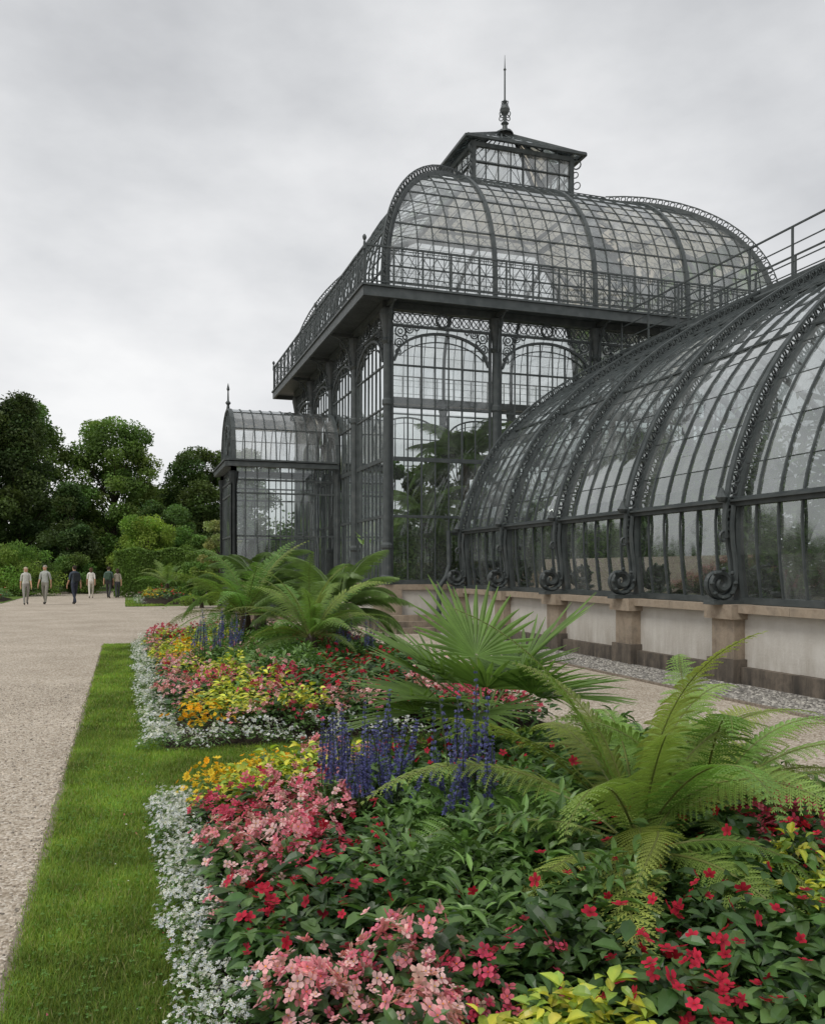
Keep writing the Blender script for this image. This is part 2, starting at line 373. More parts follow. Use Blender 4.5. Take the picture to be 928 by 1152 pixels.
lathe(ir,(cx,cy,az),[(.3,0),(.26,.08),(.1,.16),(.08,.3),(.14,.36),(.06,.45),(.05,.62),(.14,.74),(.18,.84),(.14,.94),(.05,1.04),(.09,1.12),(.03,1.2),(.026,2.2),(.05,2.24),(.02,2.3),(.006,2.75)],10)
for a in range(4):
    d=np.array((math.cos(a*math.pi/2+.4),math.sin(a*math.pi/2+.4),0))
    ring(ir,np.array((cx,cy,az+.62))+d*.16,d,Z3,.1,.018,10)
    ring(ir,np.array((cx,cy,az+1.05))+d*.1,d,Z3,.06,.014,8)
ir.build('ironwork',M_iron,parent=pav); gl.build('glass_panes',[M_glass,M_vglass],parent=pav)
sb=MB()
box(sb,(x0-.12,y0-.12,0),(x1+.12,y1+.12,ZS-.14),m=0)
box(sb,(x0-.2,y0-.2,ZS-.14),(x1+.2,y1+.2,ZS),m=1)
box(sb,(x0-.2,y0-.2,-.02),(x1+.2,y1+.2,.28),m=2)
box(sb,(x0-.26,y0-.26,0),(x0+.34,y0+.34,ZS-.142),m=1)
for i in range(1,5): box(sb,(x0-.19,y0+i*bay-.25,0),(x0+.2,y0+i*bay+.25,ZS-.142),m=1)
for i in range(3): box(sb,(x0-.1+i*.02,y0-.2-1.0+i*.3,0),(x0+1.3,y0-.262,.14*(i+1)),m=1)
box(sb,(x0+.3,y0+.3,ZS),(x1-.3,y1-.3,ZS+.01),m=3)
sb.build('stone_base',[M_render,M_sand,M_dark,M_floor],parent=pav)

# ------------------------------------------------------------ porch
por=empty('entrance_porch'); ir=MB(); gl=MB(); sb=MB()
px0,px1,py0,py1=3.1,6.28,26.5,29.5; zp=4.7; pc=(py0+py1)/2; pr=(py1-py0)/2
box(sb,(px0-.08,py0-.08,0),(px1,py1+.08,.35))
def pline(a,b,npn,zs):
    a=np.array(a,float);b=np.array(b,float)
    f=lambda t,z:np.array((*(a+(b-a)*t),z))
    for t in (0,1): bar(ir,f(t,.35),f(t,zp),.16,.16,up=(1,0,0))
    for t in (0,1): lathe(ir,f(t,.35),[(.13,0),(.13,.3),(.10,.35),(.1,3.8),(.14,4.0),(.15,4.2)],8)
    for j in range(1,npn): bar(ir,f(j/npn,.35),f(j/npn,zp),.028 if j%3 else .06,.03)
    for z in zs: bar(ir,f(0,z),f(1,z),.06,.05)
    bar(ir,f(0,.75),f(1,.75),.05,.8-.01)
    zz=[1.15]+[z for z in zs if z>1.15]+[zp]
    for j in range(npn):
        for p_,q_ in zip(zz[:-1],zz[1:]): pane(gl,[f(j/npn,p_),f((j+1)/npn,p_),f((j+1)/npn,q_),f(j/npn,q_)],.004,0,.1,.9)
pline((px0,py0),(px1,py0),9,[1.15,2.6,3.9,4.3]); pline((px0,py0),(px0,py1),8,[1.15,2.6,3.9,4.3]); pline((px0,py1),(px1,py1),9,[1.15,2.6,3.9,4.3])
for (a,b) in (((px0-.2,py0-.15),(px1,py0-.15)),((px0-.15,py0-.2),(px0-.15,py1+.2)),((px0-.2,py1+.15),(px1,py1+.15))):
    bar(ir,(*a,zp+.05),(*b,zp+.05),.25,.14); bar(ir,(*a,zp+.17),(*b,zp+.17),.32,.05)
A=np.radians(np.linspace(0,180,13)); RH=1.75
pp=[(pc-(pr+.1)*math.cos(a),zp+.2+RH*math.sin(a)**.85) for a in A]
nx=10
for i in range(len(pp)-1):
    (ya,za),(yb,zb)=pp[i],pp[i+1]
    for j in range(nx+1):
        x=px0+(px1-px0)*j/nx
        bar(ir,(x,ya,za),(x,yb,zb),.03 if 0<j<nx else .12,.05,up=(0,ya-pc,za-zp))
        if j<nx: 
            x2=px0+(px1-px0)*(j+1)/nx; pane(gl,[(x,ya,za),(x2,ya,za),(x2,yb,zb),(x,yb,zb)],.003,1,.7,1.4)
    if i%2==0: bar(ir,(px0,ya,za),(px1,ya,za),.03)
for j in range(1,8):
    y=py0+(py1-py0)*j/8; t=(pc-y)/(pr+.1); zc=zp+.2+RH*math.sin(math.acos(t))**.85
    bar(ir,(px0,y,zp+.1),(px0,y,zc),.035,.05,up=(1,0,0))
    y2=y+(py1-py0)/8; t2=(pc-min(y2,py1))/(pr+.1); z2=zp+.2+RH*max(0,math.sin(math.acos(t2)))**.85
    pane(gl,[(px0,y,zp+.2),(px0,y2,zp+.2),(px0,y2,z2),(px0,y,zc)],.003,1)
ring(ir,(px0-.03,pc,zp+1.0),(0,1,0),Z3,.45,.03,18); ring(ir,(px0-.03,pc,zp+1.0),(0,1,0),Z3,.2,.02,12)
lathe(ir,(px0,pc,zp+RH+.2),[(.06,0),(.04,.15),(.09,.22),(.03,.3),(.02,.6),(.05,.65),(.005,.85)],8)
ir.build('frame',M_iron,parent=por); gl.build('glazing',[M_glass,M_vglass],parent=por); sb.build('plinth',M_sand,parent=por)

# ------------------------------------------------------------ wing
wing=empty('curved_greenhouse_wing'); ir=MB(); gl=MB(); sb=MB()
key=np.array([(8.34,1.1),(8.26,1.8),(8.26,2.55),(8.50,3.4),(8.97,4.35),(9.62,5.18),(10.38,5.86),(11.3,6.48),(12.25,7.02),(13.1,7.42)])
def catmull(K,sub):
    out=[]
    Kp=np.vstack([2*K[0]-K[1],K,2*K[-1]-K[-2]])
    for i in range(1,len(Kp)-2):
        for t in np.arange(sub)/sub:
            a,b,c,d=Kp[i-1],Kp[i],Kp[i+1],Kp[i+2]
            out.append(.5*((2*b)+(-a+c)*t+(2*a-5*b+4*c-d)*t*t+(-a+3*b-3*c+d)*t**3))
    out.append(K[-1]); return np.array(out)
PR=catmull(key,3); XM=13.6
TT=np.gradient(PR,axis=0); TT/=np.linalg.norm(TT,axis=1)[:,None]; NN=np.stack([-TT[:,1],TT[:,0]],1)
wb=2.58; ribs=[20.6-wb*i for i in range(10)]
def wq(i,y,o=0,mir=False):
    x=PR[i,0]+NN[i,0]*o; z=PR[i,1]+NN[i,1]*o
    if mir: x=2*XM-x
    return np.array((x,y,z))
yend=ribs[-1]
segs=[(21.4,20.6)]+[(ribs[i],ribs[i+1]) for i in range(9)]
iT=6
for si,(ya,yb) in enumerate(segs):
    npn=6 if si else 2
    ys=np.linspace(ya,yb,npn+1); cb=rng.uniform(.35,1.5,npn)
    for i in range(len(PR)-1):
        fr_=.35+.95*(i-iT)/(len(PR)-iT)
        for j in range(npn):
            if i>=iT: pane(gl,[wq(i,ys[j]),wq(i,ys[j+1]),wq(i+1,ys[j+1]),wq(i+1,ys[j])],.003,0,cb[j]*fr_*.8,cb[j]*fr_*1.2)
            elif i==0: pane(gl,[wq(0,ys[j]),wq(0,ys[j+1]),wq(3,ys[j+1]),wq(3,ys[j])],.006,0,.05,.5)
            elif i==3: pane(gl,[wq(3,ys[j]),wq(3,ys[j+1]),wq(6,ys[j+1]),wq(6,ys[j])],.006,0,.05,.5)
        for j in range(1,npn):
            bar(ir,wq(i,ys[j],.012),wq(i+1,ys[j],.012),.026,.035,up=(NN[i,0],0,NN[i,1]))
        if i%2==0 and i>iT: bar(ir,wq(i,ya,.005),wq(i,yb,.005),.010,.010)
    for i in range(0,len(PR)-3,3):
        for j in range(0,npn,2):
            j2=min(j+2,npn)
            pane(gl,[wq(i,ys[j],0,True),wq(i,ys[j2],0,True),wq(i+3,ys[j2],0,True),wq(i+3,ys[j],0,True)],.004,0,.4,1.7)
            bar(ir,wq(i,ys[j],0,True),wq(i+3,ys[j],0,True),.03,.04,up=(0,1,0))
    bar(ir,wq(iT,ya,.03),wq(iT,yb,.03),.12,.13); bar(ir,wq(iT,ya,.11),wq(iT,yb,.11),.1,.03)
    bar(ir,(8.34,ya,1.15),(8.34,yb,1.15),.1,.09)
    bar(ir,wq(15,ya,.02),wq(15,yb,.02),.03,.03); bar(ir,wq(21,ya,.02),wq(21,yb,.02),.03,.03)
    bar(ir,wq(iT,ya,0,True),wq(iT,yb,0,True),.12,.13)
for y in ribs:
    for i in range(len(PR)-1):
        if i>=iT: bar(ir,wq(i,y,.0),wq(i+1,y,.0),.12,.10,up=(NN[i,0],0,NN[i,1]))
        else: bar(ir,wq(i,y,.0),wq(i+1,y,.0),.16,.12,up=(NN[i,0],0,NN[i,1]))
        bar(ir,wq(i,y,0,True),wq(i+1,y,0,True),.12,.12,up=(0,1,0))
        if i>=4: bar(ir,wq(i,y,.19),wq(i+1,y,.19),.09,.03,up=(NN[i,0],0,NN[i,1]))
    P_=PR[4:]; dl=np.concatenate([[0],np.cumsum(np.linalg.norm(np.diff(P_,axis=0),axis=1))]); m=int(dl[-1]/.16)
    for s in np.linspace(0,dl[-1],m)[1:-1]:
        p=np.array([np.interp(s,dl,P_[:,0]),np.interp(s,dl,P_[:,1])]); t=np.array([np.interp(s,dl,TT[4:,0]),np.interp(s,dl,TT[4:,1])]); n_=np.array([-t[1],t[0]]); p=p+n_*.12
        for yy in (-.04,.04): ring(ir,(p[0],y+yy,p[1]),(t[0],0,t[1]),(n_[0],0,n_[1]),.065,.014,8)
    def spiral(c,r0,r1,turns,a0,sgn):
        A=np.linspace(0,turns*2*math.pi,int(22*turns)); pts=[]
        for a in A:
            f=a/A[-1]; r=r0+(r1-r0)*f; pts.append((c[0]+r*math.cos(a0+sgn*a),y,c[1]+r*math.sin(a0+sgn*a)))
        return pts
    for yy,th in ((-.055,.035),(.055,.035)):
        sp=[(p[0],p[1]+yy,p[2]) for p in spiral((7.96,1.40),.23,.05,1.6,0.0,-1)]
        st=[(8.16,y+yy,2.5),(8.13,y+yy,2.2),(8.15,y+yy,1.95),(8.19,y+yy,1.7),(8.20,y+yy,1.55)]
        tube_planar(ir,st+sp,(0,1,0),th*1.05,6)
    tube_planar(ir,spiral((7.96,1.40),.11,.1,1,0,1),(0,1,0),.05,6)
    for a in np.linspace(0,6.28,9)[:-1]:
        lathe(ir,(7.96+.2*math.cos(a),y-.1,1.40+.2*math.sin(a)-.03),[(.005,0),(.035,.02),(.035,.04),(.005,.06)],6)
    lathe(ir,(8.0,y,2.55),[(.05,0),(.09,.06),(.05,.12),(.02,.2)],8)
    box(ir,(7.78,y-.12,1.1),(8.3,y+.12,1.16))
    sp2=[(8.03+.1*(1-f)*math.cos(a),y,2.05+.1*(1-f)*math.sin(a)) for f,a in zip(np.linspace(0,.8,16),np.linspace(0,7,16))]
    tube_planar(ir,sp2,(0,1,0),.022,5)
bar(ir,(13.6,21.0,7.52),(13.6,yend,7.52),1.15,.06); bar(ir,(13.0,21.0,7.5),(13.0,yend,7.5),.07,.24); bar(ir,(14.2,21.0,7.5),(14.2,yend,7.5),.07,.24)
for xr in (12.98,14.22):
    for z in (8.62,8.25,7.9): bar(ir,(xr,20.9,z),(xr,yend,z),.035 if z>8.5 else .022)
    for y in np.arange(20.9,yend,-1.29): bar(ir,(xr,y,7.45),(xr,y,8.62),.04,.04,up=(1,0,0)); bar(ir,(xr,y,7.6),(xr+(.3 if xr<13.5 else -.3),y,7.5),.03)
tube(ir,[(12.86,21,7.40),(12.86,yend,7.40)],.07,8)
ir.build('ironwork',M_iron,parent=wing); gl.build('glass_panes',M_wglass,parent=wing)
box(sb,(8.2,yend,0),(8.5,21.35,.985),m=0)
box(sb,(2*XM-8.5,yend,0),(2*XM-8.2,21.35,.985),m=0)
for i in range(len(ribs)):
    y=ribs[i]
    box(sb,(8.02,y-.24,.2),(8.5,y+.24,.98),m=1)
    box(sb,(7.97,y-.29,0),(8.5,y+.29,.34),m=2)
    box(sb,(7.93,y-.3,.9),(8.5,y+.3,1.103),m=1)
    if i<len(ribs)-1:
        for k_ in range(2):
            a_=y-.31-k_*(wb-.62)/2; b_=a_-(wb-.62)/2+.006
            box(sb,(8.03,b_,.99),(8.48,a_,1.098),m=1)
            box(sb,(8.08,b_,0),(8.3,a_,.24+.004*k_),m=2)
box(sb,(8.5,yend,.0),(2*XM-8.5,21.3,.06),m=3)
sb.build('base_wall',[M_render,M_sand,M_dark,M_floor],parent=wing)
dp=MB(); tube(dp,[(8.0,21.2,2.6),(8.0,21.15,1.7),(7.9,21.1,1.4),(7.72,21.1,1.15),(7.7,21.1,.9),(7.7,21.1,.05)],.06,10)
for z in (.5,1.0): tube(dp,[(7.7,21.1,z),(7.7,21.1,z+.06)],.085,10)
dp.build('downpipe',M_iron,smooth=False,parent=wing)

# ------------------------------------------------------------ ground
def sheet(name,xa,ya,xb,yb,z,mat,nx=1,ny=1,f=None):
    X=np.linspace(xa,xb,nx+1);Y=np.linspace(ya,yb,ny+1); gx,gy=np.meshgrid(X,Y,indexing='ij')
    gz_=np.full(gx.shape,float(z)) if f is None else z+f(gx,gy)
    V=np.stack([gx,gy,gz_],-1).reshape(-1,3)
    I=np.arange((nx+1)*(ny+1)).reshape(nx+1,ny+1)
    F=np.stack([I[:-1,:-1],I[1:,:-1],I[1:,1:],I[:-1,1:]],-1).reshape(-1,4)
    mb=MB(); mb.add(V,F); return mb.build(name,mat,smooth=nx>1)
sheet('ground',-600,-300,600,900,0,M_gravel)
sheet('far_lawn',-300,66,300,500,.012,M_turf)
sheet('drainage_gravel_strip',7.0,yend,8.08,21.0,.008,M_stones)
LX0,LX1=-.40,.24
sheet('lawn',LX0,-3,LX1,19.2,.012,M_turf)
sheet('lawn',LX1,6.25,4.25,7.75,.012,M_turf)
sheet('lawn',-30,44,-5.4,64,.012,M_turf)
sheet('lawn',0,38.6,4.2,53,.012,M_turf)
eg=MB()
y=-3.
while y<19.2:
    l=.9; o=rng.uniform(-.008,.008); box(eg,(LX0-.05+o,y,0),(LX0+o,min(y+l-.012,19.2),.022+rng.uniform(-.006,.004))); y+=l
box(eg,(6.94,yend,0),(6.99,21.,.03))
eg.build('stone_edging_kerb',M_edge)

def orient(az,el,roll):
    az=np.asarray(az);el=np.asarray(el);roll=np.asarray(roll)
    X=np.stack([np.cos(az)*np.cos(el),np.sin(az)*np.cos(el),np.sin(el)],-1)
    Y=np.stack([-np.sin(az),np.cos(az),np.zeros_like(az)],-1); Z=np.cross(X,Y)
    Y2=Y*np.cos(roll)[:,None]+Z*np.sin(roll)[:,None]; Z2=np.cross(X,Y2)
    return np.stack([X,Y2,Z2],-1)
mb=MB()
pb=[(math.cos(a)*.5*1,math.sin(a)*.5,0) for a in np.arange(6)*math.pi/3]; top=[(x*.55,y_*.55,.35) for x,y_,_ in pb]
Vp=np.array(pb+top); Fp=np.array([(i,(i+1)%6,6+(i+1)%6,6+i) for i in range(6)]+[(6,7,8,9),(6,9,10,11)])
k=30000; xs=rng.uniform(-3.6,-.43,k); ys=2+rng.power(1.3,k)*11; sz=rng.uniform(.004,.015,k)*rng.uniform(.6,1.25,k)
e=int(k*.14); xs[:e]=-.44+rng.normal(0,.035,e)
R=orient(rng.uniform(0,6.28,k),np.zeros(k),np.zeros(k))*sz[:,None,None]*np.stack([rng.uniform(.8,1.6,k)]*3,-1)[:,None,:]
c=rng.uniform(.16,.66,(k,1))*np.array([[1,.88,.75]])
mb.inst((Vp,Fp,np.ones((12,3))),R,np.stack([xs,ys,np.zeros(k)],1),c)
k=9000; xs=rng.uniform(7.02,8.0,k); ys=rng.uniform(3,20.5,k); sz=rng.uniform(.02,.05,k)
R=orient(rng.uniform(0,6.28,k),np.zeros(k),np.zeros(k))*sz[:,None,None]
mb.inst((Vp,Fp,np.ones((12,3))),R,np.stack([xs,ys,np.full(k,.005)],1),rng.uniform(.12,.5,(k,1))*np.array([[1,.95,.88]]))
mb.build('gravel_pebbles',M_bark)

# ------------------------------------------------------------ grass blades
def grass(name,regions):
    mb=MB(); B=np.array([(0,-.5,0),(0,.5,0),(.5,.38,.06),(.5,-.38,.06),(1,.05,-.05),(1,-.05,-.05)]); F=np.array([(0,1,2,3),(3,2,4,5)])
    for (xa,ya,xb,yb,dens,hh,ww) in regions:
        k=int((xb-xa)*(yb-ya)*dens); x=rng.uniform(xa,xb,k); y=rng.uniform(ya,yb,k)
        e=rng.random(k)<.06; x=np.where(e&(xa<0),xa+rng.normal(0,.018,k),x)
        l=rng.uniform(.5,1.1,k)*hh; R=orient(rng.uniform(0,6.28,k),rng.uniform(.35,1.45,k),rng.uniform(-.5,.5,k))
        S=np.stack([l,np.full(k,ww),l],-1); R=R*S[:,None,:]
        patch=.85+.28*np.sin(x*3.1+y*1.3)*np.sin(y*2.2-x)+.15*np.sin(x*11+y*5)*np.sin(y*9-x*4)+rng.normal(0,.15,k)
        t=np.array([.20,.32,.05])[None]*patch[:,None]*np.stack([rng.uniform(.8,1.35,k),np.ones(k),np.ones(k)],1)
        dry=rng.random(k)<.05; t[dry]=(.36,.32,.15)
        mb.inst((B,F,np.ones((6,3))),R,np.stack([x,y,np.full(k,.01)],1),t)
    k=900; x=rng.uniform(LX0,LX1,k); y=2+rng.power(1.2,k)*6; y+=.3*np.sin(x*20); s=rng.uniform(.006,.012,k)
    for a in range(3):
        R=orient(np.full(k,a*2.09)+rng.normal(0,.2,k),rng.normal(.1,.2,k),rng.normal(0,.2,k))*s[:,None,None]
        mb.inst((np.array([(0,-.1,0),(.9,-.6,0),(1.1,.0,0),(.9,.6,0)]),np.array([(0,1,2,3)]),np.ones((4,3))),R,np.stack([x,y,np.full(k,.04)],1),np.array([.13,.26,.06])*rng.uniform(.8,1.2,(k,1)))
    k=70; x=LX1-np.abs(rng.normal(0,.22,k)); y=rng.uniform(2.4,7,k)
    R=orient(rng.uniform(0,6.28,k),rng.normal(0,.3,k),rng.normal(0,.3,k))*rng.uniform(.006,.014,(k,1,1))
    mb.inst((np.array([(0,-.2,0),(.7,-.5,0.1),(1.1,.0,0),(.7,.5,.1)]),np.array([(0,1,2,3)]),np.ones((4,3))),R,np.stack([x,y,np.full(k,.045)],1),np.array([[.8,.8,.8],[.6,.15,.2],[.4,.3,.12]])[rng.integers(0,3,k)])
    return mb.build(name,M_grass)
grass('lawn_grass',[(LX0-.005,2.,LX1+.08,5,30000,.05,.0035),(LX0-.005,5,LX1+.08,9,17000,.05,.005),(LX0-.005,9,LX1+.05,19.25,6000,.05,.009),
  (LX1,6.1,2.6,7.85,15000,.05,.005),(2.6,6.2,4.27,7.8,7000,.05,.008),(0.01,38.6,1.6,46,500,.08,.03)])

# ------------------------------------------------------------ plant parts
def leaf_tpl(w=.4,bend=.15,fold=.12,c0=(1,1,1),c1=(1,1,1)):
    st=[(0,.12),(.3,.9),(.62,.85),(1,.0)]; V=[];C=[]
    for t,ww in st:
        z=-bend*t*t*1.0
        for s in (-1,0,1):
            V.append((t,s*ww*w/2,z+(abs(s)*fold*ww))); C.append(np.array(c0)*(1-t)+np.array(c1)*t if s else np.array(c0)*1.25)
    F=[]
    for i in range(3):
        for j in range(2): F.append((i*3+j,i*3+j+1,(i+1)*3+j+1,(i+1)*3+j))
    return np.array(V),np.array(F),np.array(C)
LEAF=leaf_tpl(.55,.25,.1); LANCE=leaf_tpl(.3,.3,.08); BROAD=leaf_tpl(.62,.35,.14,(1,1,1),(.75,.95,.8))
def flower_tpl(np_=5,cup=.25,col=(1,1,1),cen=(1,.8,.1),wid=.62):
    V=[];F=[];C=[]
    for i in range(np_):
        a=i*2*math.pi/np_; ca,sa=math.cos(a),math.sin(a); b=len(V)
        for t,w,z in ((.05,.1,0),(.55,wid,cup*.5),(1,wid*.62,cup)):
            for s in (-1,1):
                x,y=t,s*w*.5; V.append((x*ca-y*sa,x*sa+y*ca,z+.03*i)); C.append(np.array(col)*(.6 if t<.1 else (1 if t<.8 else 1.12)))
        F+= [(b,b+1,b+3,b+2),(b+2,b+3,b+5,b+4)]
    b=len(V)
    for (x,y) in ((-.11,-.11),(.11,-.11),(.11,.11),(-.11,.11)): V.append((x,y,.12+.03*np_)); C.append(cen)
    F.append((b,b+1,b+2,b+3)); return np.array(V),np.array(F),np.array(C,float)
def scat_leaves(mb,k,R,H,size,tpl,cols,el=(-.3,.7),hf=.35,rnd=rng):
    az=rnd.uniform(0,6.28,k); r=R*np.sqrt(rnd.uniform(0,1,k)); z=H*(1-.5*(r/R)**2)*rnd.uniform(hf,1,k)
    P=np.stack([r*np.cos(az)*.8,r*np.sin(az)*.8,z],1); a2=az+rnd.normal(0,.6,k)
    M=orient(a2,rnd.uniform(el[0],el[1],k),rnd.uniform(-.5,.5,k))*(rnd.uniform(size[0],size[1],k))[:,None,None]
    cols=np.array(cols); c=cols[rnd.integers(0,len(cols),k)]*rnd.uniform(.7,1.3,(k,1))
    mb.inst(tpl,M,P,c)
def scat_flowers(mb,k,R,H,size,tpl,cols,cluster=1,spread=.02,m=0):
    az=rng.uniform(0,6.28,k); r=R*np.sqrt(rng.uniform(0,1,k)); z=H*(1-.45*(r/R)**2)*rng.uniform(.88,1.12,k)
    P=np.stack([r*np.cos(az),r*np.sin(az),z],1)
    P=np.repeat(P,cluster,0)+rng.normal(0,spread,(k*cluster,3)); n=len(P); az=np.repeat(az,cluster)
    tilt=rng.uniform(0,1.2,n)
    up=orient(az+rng.normal(0,.7,n),-tilt,rng.uniform(-.4,.4,n))
    spin=rng.uniform(0,6.28,n); cs,sn=np.cos(spin),np.sin(spin)
    S=np.zeros((n,3,3)); S[:,0,0]=cs;S[:,0,1]=-sn;S[:,1,0]=sn;S[:,1,1]=cs;S[:,2,2]=1
    up=up@S*rng.uniform(size[0],size[1],n)[:,None,None]
    fl=up[:,2,2]<0; up[fl,:,2]*=-1; 
    cols=np.array(cols); mb.inst(tpl,up,P,cols[rng.integers(0,len(cols),n)]*rng.uniform(.75,1.15,(n,1)))
DG=[(.045,.10,.028),(.06,.125,.03),(.04,.085,.028),(.09,.16,.045)]; MG=[(.11,.20,.055),(.14,.245,.065),(.09,.17,.05)]
FL5=flower_tpl(5,.2); FL4=flower_tpl(4,.15,wid=.85); FLI=flower_tpl(5,.16,wid=.72,cen=(.8,.35,.35)); TINY=flower_tpl(4,.1,cen=(.8,.8,.4),wid=.9)
QUADF=(np.array([(-1,-.2,0),(1,-.25,0),(.9,.25,.15),(-.9,.3,.1),(-.25,-1,.05),(.3,-.95,.1),(.25,1,.0),(-.3,.9,.08)]),np.array([(0,1,2,3),(4,5,6,7)]),np.ones((8,3)))
def p_white(q=1):
    a,b=MB(),MB(); H=rng.uniform(.10,.15); scat_leaves(a,int(55*q),.11,H*.95,(.025,.045),LANCE,MG)
    scat_flowers(b,int(13*q),.11,H,(.008,.0115),FL5,[(.80,.81,.83),(.76,.78,.83),(.82,.82,.80),(.66,.69,.8)],4,.013); return a.tpl(),b.tpl()
def p_beg(cols,leafc,q=1,H=.24,fs=(.017,.026),nf=15,cl=2,sp=.02,ft=FL4,ls=(.05,.085)):
    a,b=MB(),MB(); scat_leaves(a,int(70*q),.16,H,ls,LEAF,leafc); scat_flowers(b,max(1,int(nf*q)),.14,H+.03,fs,ft,cols,cl,sp); return a.tpl(),b.tpl()
def p_yel(q=1):
    a,b=MB(),MB(); scat_leaves(a,int(24*q),.15,.22,(.05,.08),BROAD,MG); scat_leaves(b,int(80*q),.15,.28,(.035,.07),BROAD,[(.60,.56,.06),(.50,.52,.06),(.66,.58,.10),(.36,.44,.06),(.24,.34,.06)],(-.2,.8),.6); return a.tpl(),b.tpl()
def p_mar(q=1):
    a,b=MB(),MB(); scat_leaves(a,int(60*q),.13,.2,(.03,.06),LANCE,MG)
    cols=[(.85,.38,.01),(.85,.55,.03),(.85,.62,.05)]
    for (s,c) in ((1,.0),(.75,.3),(.5,.6)):
        scat_flowers(b,int(9*q),.12,.23+.008*c*2,(.022*s,.029*s),flower_tpl(8,.3,wid=.5),cols)
    return a.tpl(),b.tpl()
def p_green(q=1,H=.32,cols=MG): 
    a=MB(); scat_leaves(a,int(95*q),.17,H,(.06,.11),leaf_tpl(.36,.35,.1),cols,(-.2,1.0)); b=MB(); scat_flowers(b,1,.01,.05,(.002,.003),TINY,[(.2,.3,.1)]); return a.tpl(),b.tpl()
SC=[(.15,.16,.42),(.12,.13,.34),(.22,.22,.48),(.09,.09,.25)]
def p_sal(q=1,H=.34,dens=4,hl=(.16,.42),wd=.0105):
    a,b=MB(),MB(); scat_leaves(a,int(90*q),.15,H,(.05,.085),LANCE,MG,(0,1.1))
    for i in range(dens):
        az=rng.uniform(0,6.28); r=.13*math.sqrt(rng.random()); x,y=r*math.cos(az),r*math.sin(az); hh=H+rng.uniform(*hl); lx,ly=rng.normal(0,.045,2)
        k=int(110*q); t=np.sort(rng.uniform(0,1,k)); t=np.round(t*13)/13*.75+t*.25; z0=H*.75
        P=np.stack([x+lx*t,y+ly*t,z0+(hh-z0)*(.25+.75*t)],1); rad=.018*(1-.65*t); an=rng.uniform(0,6.28,k); P[:,0]+=rad*np.cos(an); P[:,1]+=rad*np.sin(an)
        c=np.array(SC)[rng.integers(0,len(SC),k)]
        b.inst(QUADF,orient(an,rng.uniform(-.3,.9,k),rng.uniform(-2,2,k))*(wd*(1.25-.7*t))[:,None,None],P,c)
        bar(a,(x,y,.1),(x+lx,y+ly,hh-.03),.005,.005,col=(.06,.09,.04))
    return a.tpl(),b.tpl()
RED=[(.52,.02,.05),(.60,.03,.07),(.44,.015,.04)]; CRI=[(.50,.045,.10),(.60,.08,.15),(.66,.15,.21)]; PNK=[(.76,.28,.34),(.82,.42,.45),(.68,.18,.26),(.84,.55,.56)]
def variants(q):
    T={}
    T['white']=[p_white(q) for _ in range(6)]
    T['red']=[p_beg(RED,DG,q,.26,(.019,.027),7,1,.02,FLI,(.055,.095)) for _ in range(5)]
    T['crim']=[p_beg(CRI,DG,q,.23,(.017,.025),14,2) for _ in range(5)]
    T['pink']=[p_beg(PNK,DG,q,.23,(.015,.022),12,4,.018) for _ in range(5)]
    T['dark']=[p_beg(RED,DG,q,.28,(.02,.028),1,1,.02,FLI,(.06,.105)) for _ in range(4)]
    T['yel']=[p_yel(q) for _ in range(4)]
    T['mar']=[p_mar(q) for _ in range(4)]
    T['green']=[p_green(q) for _ in range(4)]
    T['sal']=[p_sal(q) for _ in range(6)]
    return T
NAM={'white':'white_border_flowers','red':'red_impatiens','crim':'crimson_begonias','pink':'pink_begonias','dark':'dark_leafy_plants','yel':'yellow_foliage_plants','mar':'orange_marigolds','green':'green_foliage_plants','sal':'blue_salvia'}
def mound(xa,xb,ya,yb,hh):
    def f(x,y):
        u=np.clip((x-xa)/(xb-xa),0,1); v=np.clip((y-ya)/(yb-ya),0,1)
        return hh*(np.sin(u*math.pi)**.6)*(np.sin(v*math.pi)**.3)
    return f
